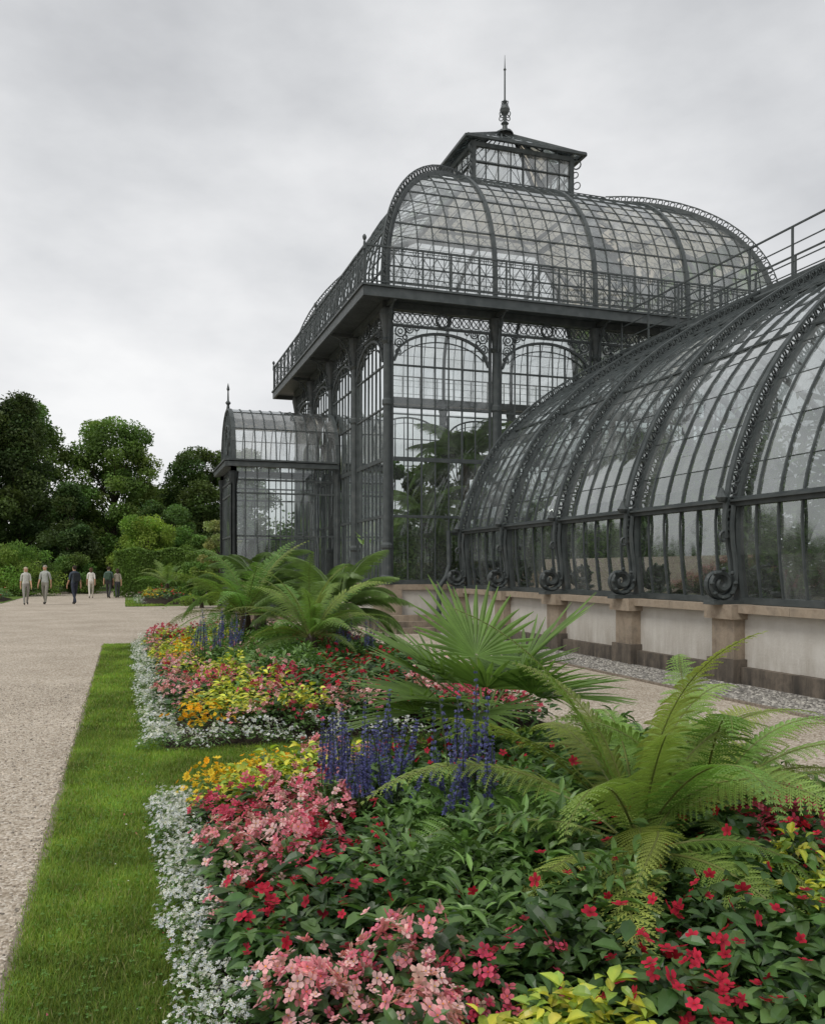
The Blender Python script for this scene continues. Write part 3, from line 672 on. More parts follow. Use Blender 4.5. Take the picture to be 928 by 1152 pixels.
def bed(xa,ya,xb,yb,sp,seeds,q,hh,white,sal=()):
    root=empty('flower_bed'); f=mound(xa,xb,ya,yb,hh)
    s=sheet('soil',xa,ya,xb,yb,.02,M_soil,20,30,f); s.parent=root
    T=variants(q); S=np.array([(a,b) for a,b,_ in seeds]); ty=[c for *_,c in seeds]
    pl={}
    for (sx,sy,sr,sn) in sal:
        for i in range(sn):
            a=i*2.4; rr=sr*math.sqrt((i+.3)/sn); pl.setdefault('sal',[]).append((sx+rr*math.cos(a),sy+rr*math.sin(a)*1.4))
    for yy in np.arange(ya+.06,yb,sp):
        for xx in np.arange(xa+.06,xb,sp):
            x=xx+rng.normal(0,sp*.22); y=yy+rng.normal(0,sp*.22)
            if x<xa or x>xb or y<ya or y>yb: continue
            if white(x,y): continue
            d=(S[:,0]-x)**2+((S[:,1]-y))**2; d=d*(1+rng.normal(0,.16,len(d)))
            pl.setdefault(ty[int(np.argmin(d))],[]).append((x,y))
    ws=sp*.62
    for yy in np.arange(ya+.0,yb,ws):
        for xx in np.arange(xa-.02,xb,ws):
            x=xx+rng.normal(0,ws*.25); y=yy+rng.normal(0,ws*.25)
            if white(x,y): pl.setdefault('white',[]).append((x,y))
    for t,pts in pl.items():
        mb=MB(); pts=np.array(pts); n=len(pts); va=rng.integers(0,len(T[t]),n)
        for v in range(len(T[t])):
            P=pts[va==v]; k=len(P)
            if not k: continue
            z=.02+f(P[:,0],P[:,1]); a=rng.uniform(0,6.28,k); sc=rng.uniform(.76,1.24,k)*(sp/.17)**.7
            R=np.zeros((k,3,3)); R[:,0,0]=np.cos(a);R[:,0,1]=-np.sin(a);R[:,1,0]=np.sin(a);R[:,1,1]=np.cos(a);R[:,2,2]=rng.uniform(.75,1.3,k)/((sp/.17)**.35); R*=sc[:,None,None]
            PP=np.stack([P[:,0],P[:,1],z],1)
            mb.inst(T[t][v][0],R,PP,rng.uniform(.75,1.25,(k,1))*np.ones((1,3)),0)
            mb.inst(T[t][v][1],R,PP,None,1 if t!='yel' else 0)
        mb.build(NAM[t],[M_leaf,M_petal],parent=root)
    return f
bx0,bx1=.26,4.1
f1=bed(bx0,1.9,bx1-.1,6.15,.15,[(.5,5.75,'mar'),(.75,5.95,'mar'),(.95,5.55,'yel'),(.75,5.4,'yel'),(.55,5.1,'crim'),(1.35,5.8,'pink'),(1.2,5.45,'yel'),(1.7,5.9,'crim'),(.55,4.7,'crim'),(.6,4.25,'pink'),(.85,4.85,'crim'),(1.0,5.1,'pink'),(.9,4.45,'pink'),(1.05,4.1,'dark'),(.55,3.85,'pink'),(.8,3.9,'crim'),(.5,3.45,'red'),(.85,3.45,'dark'),(.55,3.05,'dark'),(1.0,3.8,'red'),(.95,3.1,'dark'),(.72,3.2,'red'),
  (.62,2.75,'pink'),(.85,2.6,'pink'),(.6,2.2,'pink'),(.85,2.9,'crim'),(1.15,2.75,'dark'),(1.05,2.55,'crim'),(1.25,4.8,'green'),(1.5,5.0,'green'),(1.6,4.5,'green'),(1.3,4.2,'green'),(1.8,4.1,'green'),(1.75,5.3,'red'),(2.1,5.2,'red'),(1.25,3.6,'green'),(1.45,3.3,'green'),(1.35,2.95,'green'),(1.6,2.95,'dark'),(1.45,2.65,'dark'),(1.2,2.3,'yel'),(1.1,2.1,'yel'),(1.35,2.4,'yel'),
  (1.6,2.4,'red'),(2.05,2.4,'dark'),(1.75,2.8,'green'),(2.0,3.0,'dark'),(1.85,2.6,'red'),(2.6,3.3,'dark'),(2.85,3.2,'red'),(3.2,3.4,'crim'),(2.75,2.75,'yel'),(2.4,2.3,'dark'),(3.0,2.5,'red'),(2.3,3.6,'dark'),(3.4,4.2,'green'),(3.0,4.0,'dark'),(3.6,4.8,'green'),(2.9,4.8,'dark'),(2.4,5.4,'green'),(3.3,5.6,'green'),(1.9,5.6,'green')],1.0,.13,lambda x,y: x<bx0+.165,
  [(1.25,4.6,.22,11),(1.55,3.9,.13,4)])
f2=bed(bx0,7.75,bx1,18.7,.2,[(.65,8.25,'mar'),(.8,8.6,'mar'),(1.0,8.45,'yel'),(.9,9.0,'yel'),(1.2,8.05,'pink'),(1.5,8.3,'yel'),(1.6,8.0,'crim'),(1.5,8.8,'crim'),(2.1,8.1,'pink'),(2.6,8.2,'red'),(3.4,8.3,'crim'),(.6,9.3,'pink'),(.6,10.2,'pink'),(.9,9.8,'crim'),(1.2,9.4,'yel'),(.6,11.2,'red'),(1.1,10.6,'yel'),(1.3,10.1,'pink'),(1.6,9.6,'crim'),(2.0,9.4,'red'),(1.5,10.8,'green'),(1.9,11.2,'green'),(2.0,10.4,'green'),(1.2,12.1,'green'),(.9,11.6,'yel'),(.6,12.4,'pink'),(.7,13.2,'mar'),(1.0,13.6,'yel'),(.65,14.4,'yel'),(1.1,14.4,'mar'),(.65,15.2,'pink'),(.8,16.2,'red'),(.7,17.2,'yel'),(1.1,17.8,'crim'),(1.3,13.0,'pink'),(1.5,13.8,'green'),(1.5,15.5,'yel'),(1.6,17,'green'),(2.2,16,'green'),(2.4,10.0,'red'),(2.8,9.6,'dark'),(3.1,9.0,'pink'),(2.5,12.3,'green'),(3.6,12.6,'green'),(3.0,11,'red'),(3.6,10.5,'dark'),(3.2,13.6,'crim'),(2.4,14,'green'),(3.3,16,'dark'),(2.9,17.6,'pink')],.62,.2,lambda x,y: x<bx0+.2 or (y<7.93 and x<2.6),
  [(1.25,12.0,.35,5),(3.2,12.0,.35,5)])
f3=bed(.6,40,3.4,47,.42,[(.9,41,'mar'),(2,41,'red'),(3,41.5,'yel'),(1.2,43,'yel'),(2.4,43,'green'),(1,45,'crim'),(2.6,46,'dark')],.3,.3,lambda x,y: x<.8)
f4=bed(-9,46,-5.6,50,.45,[(-6,46.5,'red'),(-7,47,'green'),(-8,46.5,'crim'),(-6.5,49,'green')],.3,.3,lambda x,y: False)

# ------------------------------------------------------------ ferns & palms
LEAFLET=(np.array([(0,-.55,0),(.6,-.42,.02),(1,.12,-.10),(.45,.55,.03)]),np.array([(0,1,2,3)]),np.ones((4,3)))
def fern(name,crowns,col,seed,W=.2,dr0=(.8,1.6)):
    r=np.random.default_rng(seed); mb=MB()
    for (x,y,z,L,nf,npin,nl,el,a0) in crowns:
      lathe(mb,(x,y,z-.25),[(.1,0),(.09,.15),(.07,.25),(.03,.3)],8,col=(.05,.035,.02))
      for fi in range(nf):
        az=a0+fi*2.399+r.normal(0,.25); u=(fi+.5)/nf; e0=el[1]-(el[1]-el[0])*u+r.normal(0,.1); LL=L*(r.uniform(.75,1.1)); dr=r.uniform(*dr0)*(1.1 if u<.4 else .95)
        n=30; t=np.linspace(0,1,n); e=e0-dr*t**1.5; ds=LL/(n-1); sw=az+r.normal(0,.35)*t**1.5
        dx=np.cos(e)*np.cos(sw)*ds; dy=np.cos(e)*np.sin(sw)*ds; dz=np.sin(e)*ds
        P=np.stack([x+.03*math.cos(az)+np.cumsum(dx),y+.03*math.sin(az)+np.cumsum(dy),z+np.cumsum(dz)],1)
        T=np.stack([dx,dy,dz],1)/ds; S=np.stack([-np.sin(sw),np.cos(sw),0*sw],1); roll=r.normal(0,.4)
        Nn=np.cross(T,S); S=S*math.cos(roll)+Nn*math.sin(roll); Nn=np.cross(T,S)
        tube(mb,P[::2],np.linspace(.007,.0018,len(P[::2])),4,col=(.2,.22,.07))
        tint=np.array(col)*r.uniform(.72,1.15)*np.array([r.uniform(.8,1.25),1,1])
        if u>.85: tint=tint*np.array([.75,.78,.75])
        ph=r.uniform(.10,.15); spc=LL*(1-ph)/npin
        for tp in np.linspace(ph,.985,npin):
            i=tp*(n-1); i0=int(i); fr=i-i0; i1=min(i0+1,n-1)
            b=P[i0]*(1-fr)+P[i1]*fr; tt=T[i0]; ss=S[i0]; nn=Nn[i0]
            q0=(tp-ph)/(1-ph)
            w=W*LL*(min(1,(q0+.12)/.38)**.7)*(1-max(0,q0-.26)/.76)**.9+.006
            for sg in (-1,1):
                if r.random()<.015: continue
                fw=.34+.25*tp+r.normal(0,.05)
                d=ss*sg*.93+tt*fw; d=d/np.linalg.norm(d); wd=w*r.uniform(.84,1.08)
                m=max(4,int(nl*w/(W*LL))); q=np.linspace(.04,1,m)
                droop=-(.24+r.normal(0,.07))*wd*q*q
                C=b[None]+d[None]*(q*wd)[:,None]+np.array([0,0,1])[None]*droop[:,None]+nn[None]*(.02*wd*np.sin(q*3))[:,None]
                pf=np.cross(nn,d); ls=spc*.60*(1-.70*q**1.5)*min(1,w/(W*LL)+.45)+.002; bw=(wd/m)*1.1
                mid=np.concatenate([C-pf*.0018,(C+pf*.0018)]); mm=len(C)
                mb.add(mid,[(a,a+1,a+1+mm,a+mm) for a in range(mm-1)],tint*1.15)
                for s2 in (-1,1):
                    ld=pf*s2*.92+d*.42; ld/=np.linalg.norm(ld)
                    R=np.stack([np.repeat((ld-nn*.12)[None],m,0)*ls[:,None],np.repeat(d[None],m,0)*bw,np.repeat(nn[None],m,0)*ls[:,None]],-1)
                    cc=tint[None]*r.uniform(.82,1.12,(m,1))*(1+.3*tp)
                    mb.inst(LEAFLET,R,C,cc)
    return mb.build(name,M_fern)
FG=(.205,.30,.07)
fern('fern_plant',[(2.34,3.62,.30,1.38,32,31,15,(.05,1.38),0),(2.85,3.85,.28,1.2,22,28,13,(.1,1.3),1),(2.15,3.3,.36,.95,12,26,13,(-.05,.7),2.2)],FG,1,W=.145)
fern('fern_plant',[(1.85,14.2,.85,1.5,32,22,7,(.1,1.38),0)],(.18,.28,.07),2,W=.15)
fern('fern_plant',[(2.45,11.9,.65,1.35,34,26,8,(.2,1.4),0)],(.17,.26,.065),12,W=.13)
fern('fern_plant',[(1.9,43,.9,1.6,18,14,4,(.2,1.3),0)],(.18,.28,.08),6)
def feather_palm(name,x,y,z,L,nf,col,seed,trunk=0,el=(.1,1.3),nl=34,lw=.03,ll=.3):
    r=np.random.default_rng(seed); mb=MB()
    if trunk: tube(mb,[(x,y,z-trunk),(x+.03,y,z-trunk*.5),(x,y,z)],[.14,.11,.12],8,col=(.12,.09,.06))
    for fi in range(nf):
        az=fi*2.399+r.normal(0,.2); u=fi/nf; e0=el[1]-(el[1]-el[0])*u; n=16; t=np.linspace(0,1,n); e=e0-r.uniform(1.0,1.6)*t**1.3; LL=L*r.uniform(.85,1.1); ds=LL/(n-1)
        d=np.stack([np.cos(e)*math.cos(az),np.cos(e)*math.sin(az),np.sin(e)],1); P=np.array([x,y,z])+np.cumsum(d*ds,0)
        tube(mb,P,np.linspace(.014,.003,n)*L/1.2,4,col=np.array(col)*.9)
        s=np.array([-math.sin(az),math.cos(az),0]); tint=np.array(col)*r.uniform(.75,1.2)
        tp=np.linspace(.15,1,nl); C=np.stack([np.interp(tp,t,P[:,c]) for c in range(3)],1); D=np.stack([np.interp(tp,t,d[:,c]) for c in range(3)],1)
        for sg in (-1,1):
            ld=s[None]*sg*.75+D*.65+np.array([0,0,-.12]); ld/=np.linalg.norm(ld,axis=1)[:,None]; nn=np.cross(D,s[None]); ly=np.cross(nn,ld); ly/=np.linalg.norm(ly,axis=1)[:,None]
            nz=np.cross(ld,ly); l=ll*L*(np.sin(np.clip(tp,0,1)*math.pi*.85+.35))[:,None]*r.uniform(.9,1.1,(nl,1))+.02
            R=np.stack([ld*l,ly*lw*L*1.3,nz*l],-1); mb.inst(LANCE,R,C,tint[None]*r.uniform(.85,1.15,(nl,1)))
    return mb.build(name,M_leaf)
feather_palm('palm_plant',3.2,13.4,.9,1.35,22,(.15,.23,.07),3,trunk=.7,nl=44,lw=.03,ll=.26)
feather_palm('palm_plant',2.3,15.8,1.1,1.4,22,(.13,.21,.06),13,trunk=.9,nl=40,lw=.03,ll=.26)
def fan_palm(name,x,y,z,specs,col,seed):
    r=np.random.default_rng(seed); mb=MB(); base=np.array((x,y,z))
    lathe(mb,(x,y,0.05),[(.09,0),(.1,z*.4),(.07,z),(.02,z+.05)],8,col=(.08,.06,.04))
    for (az,el,pl,rad,tilt) in specs:
        d=np.array([math.cos(el)*math.cos(az),math.cos(el)*math.sin(az),math.sin(el)])
        h=base+d*pl; mid=base+d*pl*.5+np.array([0,0,.04]); tube(mb,[base,mid,h],[.011,.008,.007],5,col=(.14,.2,.06))
        a_el=el-tilt; a=np.array([math.cos(a_el)*math.cos(az),math.cos(a_el)*math.sin(az),math.sin(a_el)]); s=np.array([-math.sin(az),math.cos(az),0]); n=np.cross(a,s)
        rl=r.normal(0,.25); s=s*math.cos(rl)+n*math.sin(rl); n=np.cross(a,s)
        m=27; span=math.radians(215); tint=np.array(col)*r.uniform(.8,1.2)
        for j in range(m):
            th=-span/2+span*j/(m-1)+r.normal(0,.012); l=rad*(1-.26*abs(th/(span/2))**2)*r.uniform(.92,1.06); dr=a*math.cos(th)+s*math.sin(th); dp=-a*math.sin(th)+s*math.cos(th); hw=span/(m-1)/2
            V=[];ws=[(0.03,1),(.42,1.0),(.6,.68),(.82,.30),(1.0,.03)]
            sag=r.uniform(.02,.22)
            for t,w in ws:
                wid=t*l*math.tan(hw)*w+.001
                c=h+dr*(t*l)+n*(.05*t*t*l+.22*abs(math.sin(th))*t*l)+np.array([0,0,-sag*max(0,t-.4)**1.5*l*1.6])
                for q in (-1,0,1): V.append(c+dp*wid*q+n*(0 if q else .55*wid))
            F=[(i*3+k_,i*3+k_+1,i*3+k_+4,i*3+k_+3) for i in range(4) for k_ in (0,1)]
            mb.add(V,F,tint*r.uniform(.82,1.15))
    return mb.build(name,M_fern)
fan_palm('fan_palm',2.4,5.65,.50,[(2.7,.85,.42,.78,.3),(.1,.9,.5,.76,.25),(1.5,1.2,.5,.70,.2),(-.7,.6,.42,.66,.4),(3.5,.45,.45,.70,.3),(-1.9,.95,.35,.62,.5),(4.2,.35,.4,.55,.5),(-.15,.4,.45,.68,.4),(2.1,.55,.5,.6,.3),(3.0,.2,.5,.6,.4),(.8,.65,.5,.62,.3)],(.145,.235,.065),2)

# ------------------------------------------------------------ trees
CARD=(np.array([(-.5,0,0),(0,-.32,.06),(.5,0,-.05),(0,.32,.06)]),np.array([(0,1,2,3)]),np.ones((4,3)))
def tree(name,x,y,h,rx,th,col,seed,ncl=60,nl=330,ls=.26,shape='round',trunkr=.28,mat=None,cs=(.18,.33)):
    r=np.random.default_rng(seed); mb=MB(); ch=h-th
    tube(mb,[(x,y,0),(x+.1,y,th*.5),(x,y+.1,th+ch*.25),(x+.05,y,th+ch*.7)],[trunkr*1.3,trunkr,trunkr*.7,trunkr*.2],8,m=1,col=(.07,.055,.04))
    lob=r.uniform(.8,1.12,12)
    for i in range(ncl):
        u=r.random()**.9; 
        az=r.uniform(0,6.28)
        if shape=='round': zz=u*.94+.03; w=math.sqrt(max(.02,1-max(0,(zz-.42)/.6)**2)); w=w*(.72+.28*min(1,zz/.3))
        else: zz=u; w=(1-zz)**.75*1.05+.06
        w*=lob[int(az/6.29*6)+6*(zz>.5)]
        rad=rx*w*math.sqrt(r.uniform(.12,1)); c=np.array((x+rad*math.cos(az),y+rad*math.sin(az),th+ch*zz*.97))
        if i%2==0:
            b=np.array((x,y,th+ch*zz*.55)); tube(mb,[b,(b+c)/2+np.array([0,0,.1]),c],[.07*trunkr/.28,.04*trunkr/.28,.015*trunkr/.28],5,m=1,col=(.06,.05,.04))
        cr=rx*r.uniform(*cs); k=int(nl*r.uniform(.7,1.3)); q=r.normal(0,1,(k,3)); q/=np.linalg.norm(q,axis=1)[:,None]; q*=cr*(r.uniform(.2,1.15,(k,1))**.5)*(1,1,.75)
        P=c+q; M=orient(r.uniform(0,6.28,k),r.normal(-.2,.6,k),r.normal(0,.6,k))*(ls*r.uniform(.6,1.3,k))[:,None,None]
        t=np.array(col)*r.uniform(.7,1.3)*np.array([r.uniform(.85,1.2),1,1]); mb.inst(CARD,M,P,t[None]*r.uniform(.75,1.3,(k,1)))
    return mb.build(name,[mat or M_far,M_bark])
tree('deciduous_tree',-7.3,67.6,14.0,4.0,.6,(.06,.095,.034),21,95,420,.24,'cone')
tree('deciduous_tree',-11.5,66,13.6,4.4,1.0,(.075,.12,.038),22,90,420,.26)
tree('deciduous_tree',-7.6,74,15.2,3.8,1,(.105,.17,.048),23,100,380,.26)
tree('deciduous_tree',-.9,76,14.2,4.0,1.0,(.115,.18,.048),24,120,400,.25)
tree('deciduous_tree',6.2,78,12.2,3.8,1.0,(.08,.13,.04),25,100,380,.25)
tree('deciduous_tree',10.6,80,12.8,3.8,1,(.07,.12,.038),26,60,340,.32)
tree('deciduous_tree',-17,70,15,5,1.5,(.09,.15,.044),27,70,350,.34)
tree('deciduous_tree',2.6,86,9.4,3.8,.6,(.08,.13,.042),28,70,300,.30)
tree('deciduous_tree',-3.6,63,7.2,2.6,.3,(.058,.095,.032),29,60,340,.22,'cone')
tree('deciduous_tree',2.6,66,6.4,2.8,.3,(.08,.135,.04),30,60,320,.2)
tree('round_shrub',1.3,57.5,5.0,2.0,.05,(.18,.28,.052),31,60,300,.14,trunkr=.1,cs=(.2,.34))
tree('round_shrub',4.0,60,4.4,2.0,.05,(.11,.185,.047),32,54,300,.16,trunkr=.1,cs=(.2,.34))
tree('round_shrub',-5.9,56,3.2,2.2,.02,(.15,.24,.052),33,54,300,.12,trunkr=.08,cs=(.2,.34))
tree('round_shrub',-9.2,57,3.5,2.4,.02,(.12,.2,.048),34,54,300,.13,trunkr=.08,cs=(.2,.34))
tree('round_shrub',-3.2,60,2.5,1.6,.02,(.10,.17,.045),38,34,260,.13,trunkr=.08,cs=(.2,.34))
tree('round_shrub',4.6,46,2.9,1.3,.02,(.12,.2,.052),35,34,260,.12,trunkr=.08,cs=(.2,.34))
tree('round_shrub',2.9,36.5,2.4,.9,.02,(.13,.21,.052),37,28,240,.1,trunkr=.08,cs=(.2,.34))
tree('flowering_shrub',3.6,34.6,3.6,.9,1.2,(.20,.24,.10),36,18,150,.12,trunkr=.16)
tree('round_shrub',3.9,33.6,1.5,.7,.02,(.10,.17,.045),39,20,200,.09,trunkr=.08,cs=(.2,.34))
mb=MB(); k=26000; X=rng.uniform(-.6,4.4,k);Y=rng.uniform(51.2,52.8,k);Zz=rng.uniform(.05,2.6,k)
e=rng.integers(0,3,k); Y=np.where(e==1,51.2+rng.uniform(-.08,.1,k),Y); Zz=np.where(e==2,2.6+rng.uniform(-.1,.12,k)+.12*np.sin(X*3),Zz)
M=orient(rng.uniform(0,6.28,k),rng.normal(0,.7,k),rng.normal(0,.7,k))*(.12*rng.uniform(.6,1.3,k))[:,None,None]
mb.inst(CARD,M,np.stack([X,Y,Zz],1),np.array([.13,.21,.05])[None]*rng.uniform(.6,1.4,(k,1))); mb.build('clipped_hedge',M_far)
mb=MB()
for i in range(46):
    a=rng.uniform(-95,70); b=100+rng.uniform(0,25); hh=rng.uniform(5.5,9); rr=rng.uniform(4,6)
    for j in range(16):
        c=np.array([a+rng.normal(0,rr*.5),b+rng.normal(0,2),hh*rng.uniform(.1,.9)]); k=170; q=rng.normal(0,1,(k,3))*(1.6,1.2,1.1)
        M=orient(rng.uniform(0,6.28,k),rng.normal(0,.6,k),rng.normal(0,.6,k))*(.65*rng.uniform(.6,1.3,k))[:,None,None]
        P=c+q; P[:,2]=np.abs(P[:,2]); mb.inst(CARD,M,P,np.array([.08,.125,.048])[None]*rng.uniform(.6,1.3)*rng.uniform(.7,1.3,(k,1)))
mb.build('distant_trees',M_far)
# plants inside the pavilion and wing
tree('indoor_tree',10.4,26.4,6.2,1.5,1.6,(.10,.16,.045),41,34,200,.2,trunkr=.12)
tree('indoor_tree',8.6,28.5,5.4,1.4,1.4,(.09,.15,.045),43,30,200,.2,trunkr=.12)
tree('indoor_tree',14.0,28.0,7.0,1.9,2,(.10,.16,.045),42,36,200,.22,trunkr=.12)
tree('indoor_tree',16,25,5.0,1.6,1.4,(.10,.16,.045),44,30,180,.22,trunkr=.12)
feather_palm('indoor_palm',8.0,23.2,2.9,1.6,18,(.22,.33,.09),45,trunk=1.6,nl=32,lw=.04)
feather_palm('indoor_palm',10.9,23.0,2.6,1.5,18,(.22,.33,.09),46,trunk=1.4,nl=32,lw=.04)
feather_palm('indoor_palm',9.6,24.0,4.8,1.9,18,(.17,.26,.08),48,trunk=3.6,nl=32,lw=.04)
feather_palm('indoor_palm',14.4,23.4,3.8,1.8,16,(.18,.28,.08),47,trunk=2.6,nl=28,lw=.04)
mb=MB()
for i in range(70):
    c=np.array([rng.uniform(7.0,18),rng.uniform(22.1,24.5),rng.uniform(1.3,2.5)]); k=110; q=rng.normal(0,1,(k,3))*(.3,.2,.3)
    M=orient(rng.uniform(0,6.28,k),rng.uniform(-.3,1.2,k),rng.normal(0,.6,k))*(.26*rng.uniform(.5,1.3,k))[:,None,None]
    mb.inst(LANCE,M,c+q,np.array([.13,.21,.06])[None]*rng.uniform(.6,1.5)*rng.uniform(.7,1.3,(k,1)))
for i in range(170):
    hi_=i>120
    c=np.array([rng.uniform(8.9,12.6),rng.uniform(yend,21),rng.uniform(.3,2.5)]) if not hi_ else np.array([rng.uniform(10.4,13.5),rng.uniform(yend,21),rng.uniform(2.4,4.2)])
    k=130; q=rng.normal(0,1,(k,3))*(.3,.4,.4); q[:,0]=np.maximum(q[:,0],8.65-c[0])
    M=orient(rng.uniform(0,6.28,k),rng.uniform(-.3,1.2,k),rng.normal(0,.6,k))*(.3*rng.uniform(.5,1.3,k))[:,None,None]; 
    mb.inst(LANCE,M,c+q,np.array([.12,.195,.06])[None]*rng.uniform(.6,1.5)*rng.uniform(.7,1.3,(k,1)))
mb.build('greenhouse_plants',M_leaf)

# ------------------------------------------------------------ people
def person(name,x,y,face,h,shirt,trou,hair,step=.22,arm=.12,bag=None,female=False):
    root=empty(name); K=h/1.72
    J=[];E=[];Rr=[];Lb=[]
    def v(p,r,par=None,lab=None):
        J.append(p);Rr.append(r if isinstance(r,tuple) else (r,r));i=len(J)-1
        if par is not None: E.append((par,i)); Lb.append(lab)
        return i
    sw=.9 if female else 1
    pe=v((0,0,.95),(.155,.115)); sp=v((0,0,1.12),(.135,.10),pe,shirt); ch=v((0,.01,1.30),(.165*sw,.115),sp,shirt); up=v((0,0,1.42),(.10,.08),ch,shirt)
    nk=v((0,.005,1.49),.052,up,'skin'); hb=v((0,.02,1.56),(.068,.078),nk,'skin'); hm=v((0,.02,1.63),(.076,.092),hb,'skin'); v((0,.01,1.695),(.055,.065),hm,'skin')
    v((0,.115,1.595),.012,hb,'skin')
    for sg in (-1,1):
        f=sg*step
        hp=v((sg*.09,0,.90),.095,pe,trou); kn=v((sg*.095,f*.45+.03,.50),.06,hp,trou); an=v((sg*.095,f-(.05 if f<0 else 0),.10 if f>0 else .13),.042,kn,trou); v((sg*.1,f+.13,.05),(.04,.03),an,'shoe')
        sh=v((sg*.175*sw,0,1.38),.062,up,shirt); el=v((sg*.215*sw,-f*.25-.02,1.11),.043,sh,shirt); wr=v((sg*.225*sw,-f*.7+.05,.87),.028,el,'skin'); pm=v((sg*.225*sw,-f*.75+.06,.80),(.02,.036),wr,'skin')
        for k_ in range(4):
            a=v((sg*.225*sw,-f*.75+.035+.018*k_,.745),.009,pm,'skin'); v((sg*.215*sw,-f*.75+.04+.018*k_,.70+.008*abs(k_-1.5)),.008,a,'skin')
        a=v((sg*.21*sw,-f*.75+.10,.785),.010,pm,'skin'); v((sg*.205*sw,-f*.75+.115,.75),.008,a,'skin')
    me=bpy.data.meshes.new('sk'); me.from_pydata([tuple(np.array(p)*K) for p in J],E,[]); ob=bpy.data.objects.new('sk',me); scene.collection.objects.link(ob)
    sm=ob.modifiers.new('s','SKIN'); ss=ob.modifiers.new('u','SUBSURF'); ss.levels=2; ss.render_levels=2
    for i,d in enumerate(me.skin_vertices[0].data): d.radius=(Rr[i][0]*K,Rr[i][1]*K); d.use_root=(i==0)
    bpy.context.view_layer.update(); dg=bpy.context.evaluated_depsgraph_get(); m2=bpy.data.meshes.new_from_object(ob.evaluated_get(dg)); bpy.data.objects.remove(ob)
    n=len(m2.vertices); co=np.zeros(n*3); m2.vertices.foreach_get('co',co); co=co.reshape(-1,3)/K
    JJ=np.array(J); best=np.full(n,1e9); col=np.zeros((n,3)); C={'skin':(.5,.3,.2),'shoe':(.05,.045,.04)}
    for (a,b),l in zip(E,Lb):
        p,q=JJ[a],JJ[b]; dd=q-p; t=np.clip(((co-p)@dd)/(dd@dd),0,1); ds=np.linalg.norm(co-(p+t[:,None]*dd),axis=1)-t*Rr[b][0]*.8-(1-t)*Rr[a][0]*.8
        w=ds<best; best[w]=ds[w]; col[w]=C.get(l,l) if isinstance(l,str) else l
    col[(co[:,2]<.985)&(co[:,2]>.14)&(np.abs(co[:,0])<.17)]=trou
    hd=(co[:,2]>1.63)&(co[:,1]<.09)|(co[:,2]>1.56)&(co[:,1]<-.01); hd|=(co[:,2]>1.69); col[hd]=hair
    a=m2.color_attributes.new('Col','FLOAT_COLOR','POINT'); a.data.foreach_set('color',np.concatenate([col,np.ones((n,1))],1).ravel())
    for p in m2.polygons: p.use_smooth=True
    m2.materials.clear(); m2.materials.append(M_cloth); m2.name='body'; b=bpy.data.objects.new('body',m2); scene.collection.objects.link(b); b.parent=root
    mb=MB()
    for sg in (-1,1):
        lathe(mb,(sg*.03*K,.105*K,1.625*K),[(.001,-.008),(.009,0),(.001,.008)],6,col=(.03,.02,.02)); lathe(mb,(sg*.083*K,.015*K,1.60*K),[(.004,0),(.014,.02),(.016,.04),(.003,.055)],6,col=(.5,.3,.2))
    box(mb,(-.022*K,.098*K,1.562*K),(.022*K,.106*K,1.57*K),(.35,.12,.1))
    if female: lathe(mb,(0,-.035*K,1.44*K),[(.03,0),(.08,.05),(.085,.15),(.088,.22),(.06,.27),(.01,.285)],10,col=hair)
    else: lathe(mb,(0,-.005*K,1.62*K),[(.084,0),(.088,.04),(.075,.085),(.04,.11),(.005,.118)],10,col=hair)
    if bag is not None:
        box(mb,(-.14*K,-.26*K,1.02*K),(.14*K,-.12*K,1.40*K),bag); box(mb,(-.10*K,-.30*K,1.05*K),(.10*K,-.262*K,1.22*K),bag)
    mb.build('hair_face_details',M_cloth,parent=root)
    root.location=(x,y,.0); root.rotation_euler=(0,0,face)
    return root
person('pedestrian',-4.15,41.6,math.pi+.25,1.68,(.50,.50,.47),(.28,.27,.25),(.40,.34,.26),.22,female=True)
person('pedestrian',-3.4,42.0,math.pi-.3,1.76,(.38,.40,.38),(.24,.23,.20),(.28,.26,.23),-.20)
person('pedestrian',-2.15,41.6,.5,1.74,(.06,.075,.10),(.035,.04,.06),(.04,.03,.025),.26,bag=(.03,.035,.04))
person('pedestrian',-1.75,50.0,.1,1.66,(.70,.68,.64),(.60,.56,.50),(.1,.06,.04),.2,female=True)
person('pedestrian',-.85,49.6,-.2,1.72,(.10,.15,.13),(.06,.06,.06),(.05,.04,.03),-.24,bag=(.06,.10,.07))
person('pedestrian',-.4,49.7,0.2,1.6,(.34,.30,.25),(.07,.07,.08),(.06,.04,.03),.18,female=True)

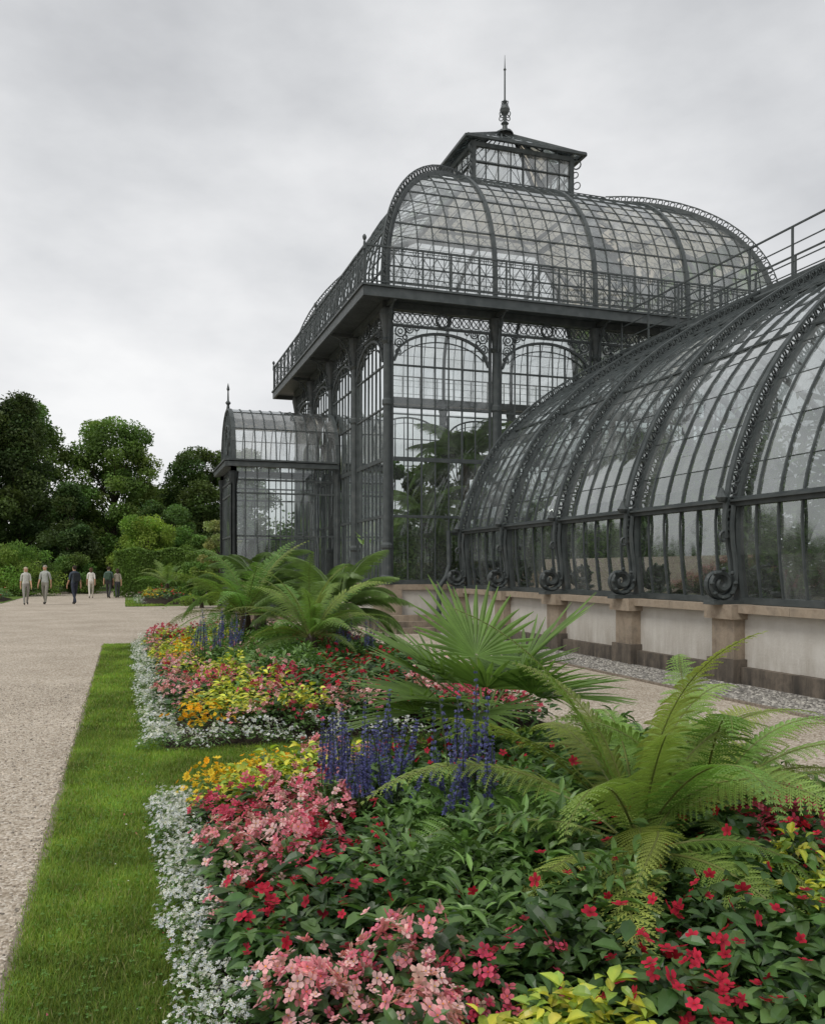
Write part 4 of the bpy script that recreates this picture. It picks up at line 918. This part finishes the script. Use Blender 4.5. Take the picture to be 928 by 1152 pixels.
# ------------------------------------------------------------ world & light
w=bpy.data.worlds.new('World'); scene.world=w; w.use_nodes=True; nt=w.node_tree; nt.nodes.clear()
out=nt.nodes.new('ShaderNodeOutputWorld'); sky=nt.nodes.new('ShaderNodeTexSky'); sky.sky_type='NISHITA'; sky.sun_disc=False
SE,SR=math.radians(52),math.radians(-125)
sky.sun_elevation=SE; sky.sun_rotation=SR
b1=nt.nodes.new('ShaderNodeBackground'); b1.inputs[1].default_value=.08; nt.links.new(sky.outputs[0],b1.inputs[0])
tc=nt.nodes.new('ShaderNodeTexCoord'); mp=nt.nodes.new('ShaderNodeMapping'); mp.inputs['Scale'].default_value=(1,1,2.0); mp.inputs['Rotation'].default_value=(.35,.2,.3); nt.links.new(tc.outputs['Generated'],mp.inputs[0])
n1=noise(nt,mp.outputs[0],2.1,7,.52); 
c=ramp(nt,n1,[(.32,(.57,.58,.60)),(.45,(.73,.74,.755)),(.55,(.86,.865,.875)),(.66,(1.0,1.0,1.0))])
b2=nt.nodes.new('ShaderNodeBackground'); b2.inputs[1].default_value=1.0; nt.links.new(c,b2.inputs[0])
mx=nt.nodes.new('ShaderNodeMixShader'); mx.inputs[0].default_value=.93; nt.links.new(b1.outputs[0],mx.inputs[1]); nt.links.new(b2.outputs[0],mx.inputs[2]); nt.links.new(mx.outputs[0],out.inputs[0])
sd=bpy.data.lights.new('sun','SUN'); sd.energy=1.5; sd.angle=math.radians(22); sd.color=(1,.97,.91)
so=bpy.data.objects.new('sun',sd); scene.collection.objects.link(so)
dirv=Vector((math.sin(SR)*math.cos(SE),math.cos(SR)*math.cos(SE),math.sin(SE)))
so.rotation_euler=(-dirv).to_track_quat('-Z','Y').to_euler(); so.location=(0,0,30)
# ------------------------------------------------------------ camera
cd=bpy.data.cameras.new('camera'); cam=bpy.data.objects.new('camera',cd); scene.collection.objects.link(cam)
cam.location=(0,0,1.6); cam.rotation_euler=(math.pi/2,0,-math.radians(18.3)); cd.sensor_width=36; cd.lens=30.5; cd.shift_y=.0556; cd.clip_end=3000; cd.clip_start=.05
scene.camera=cam
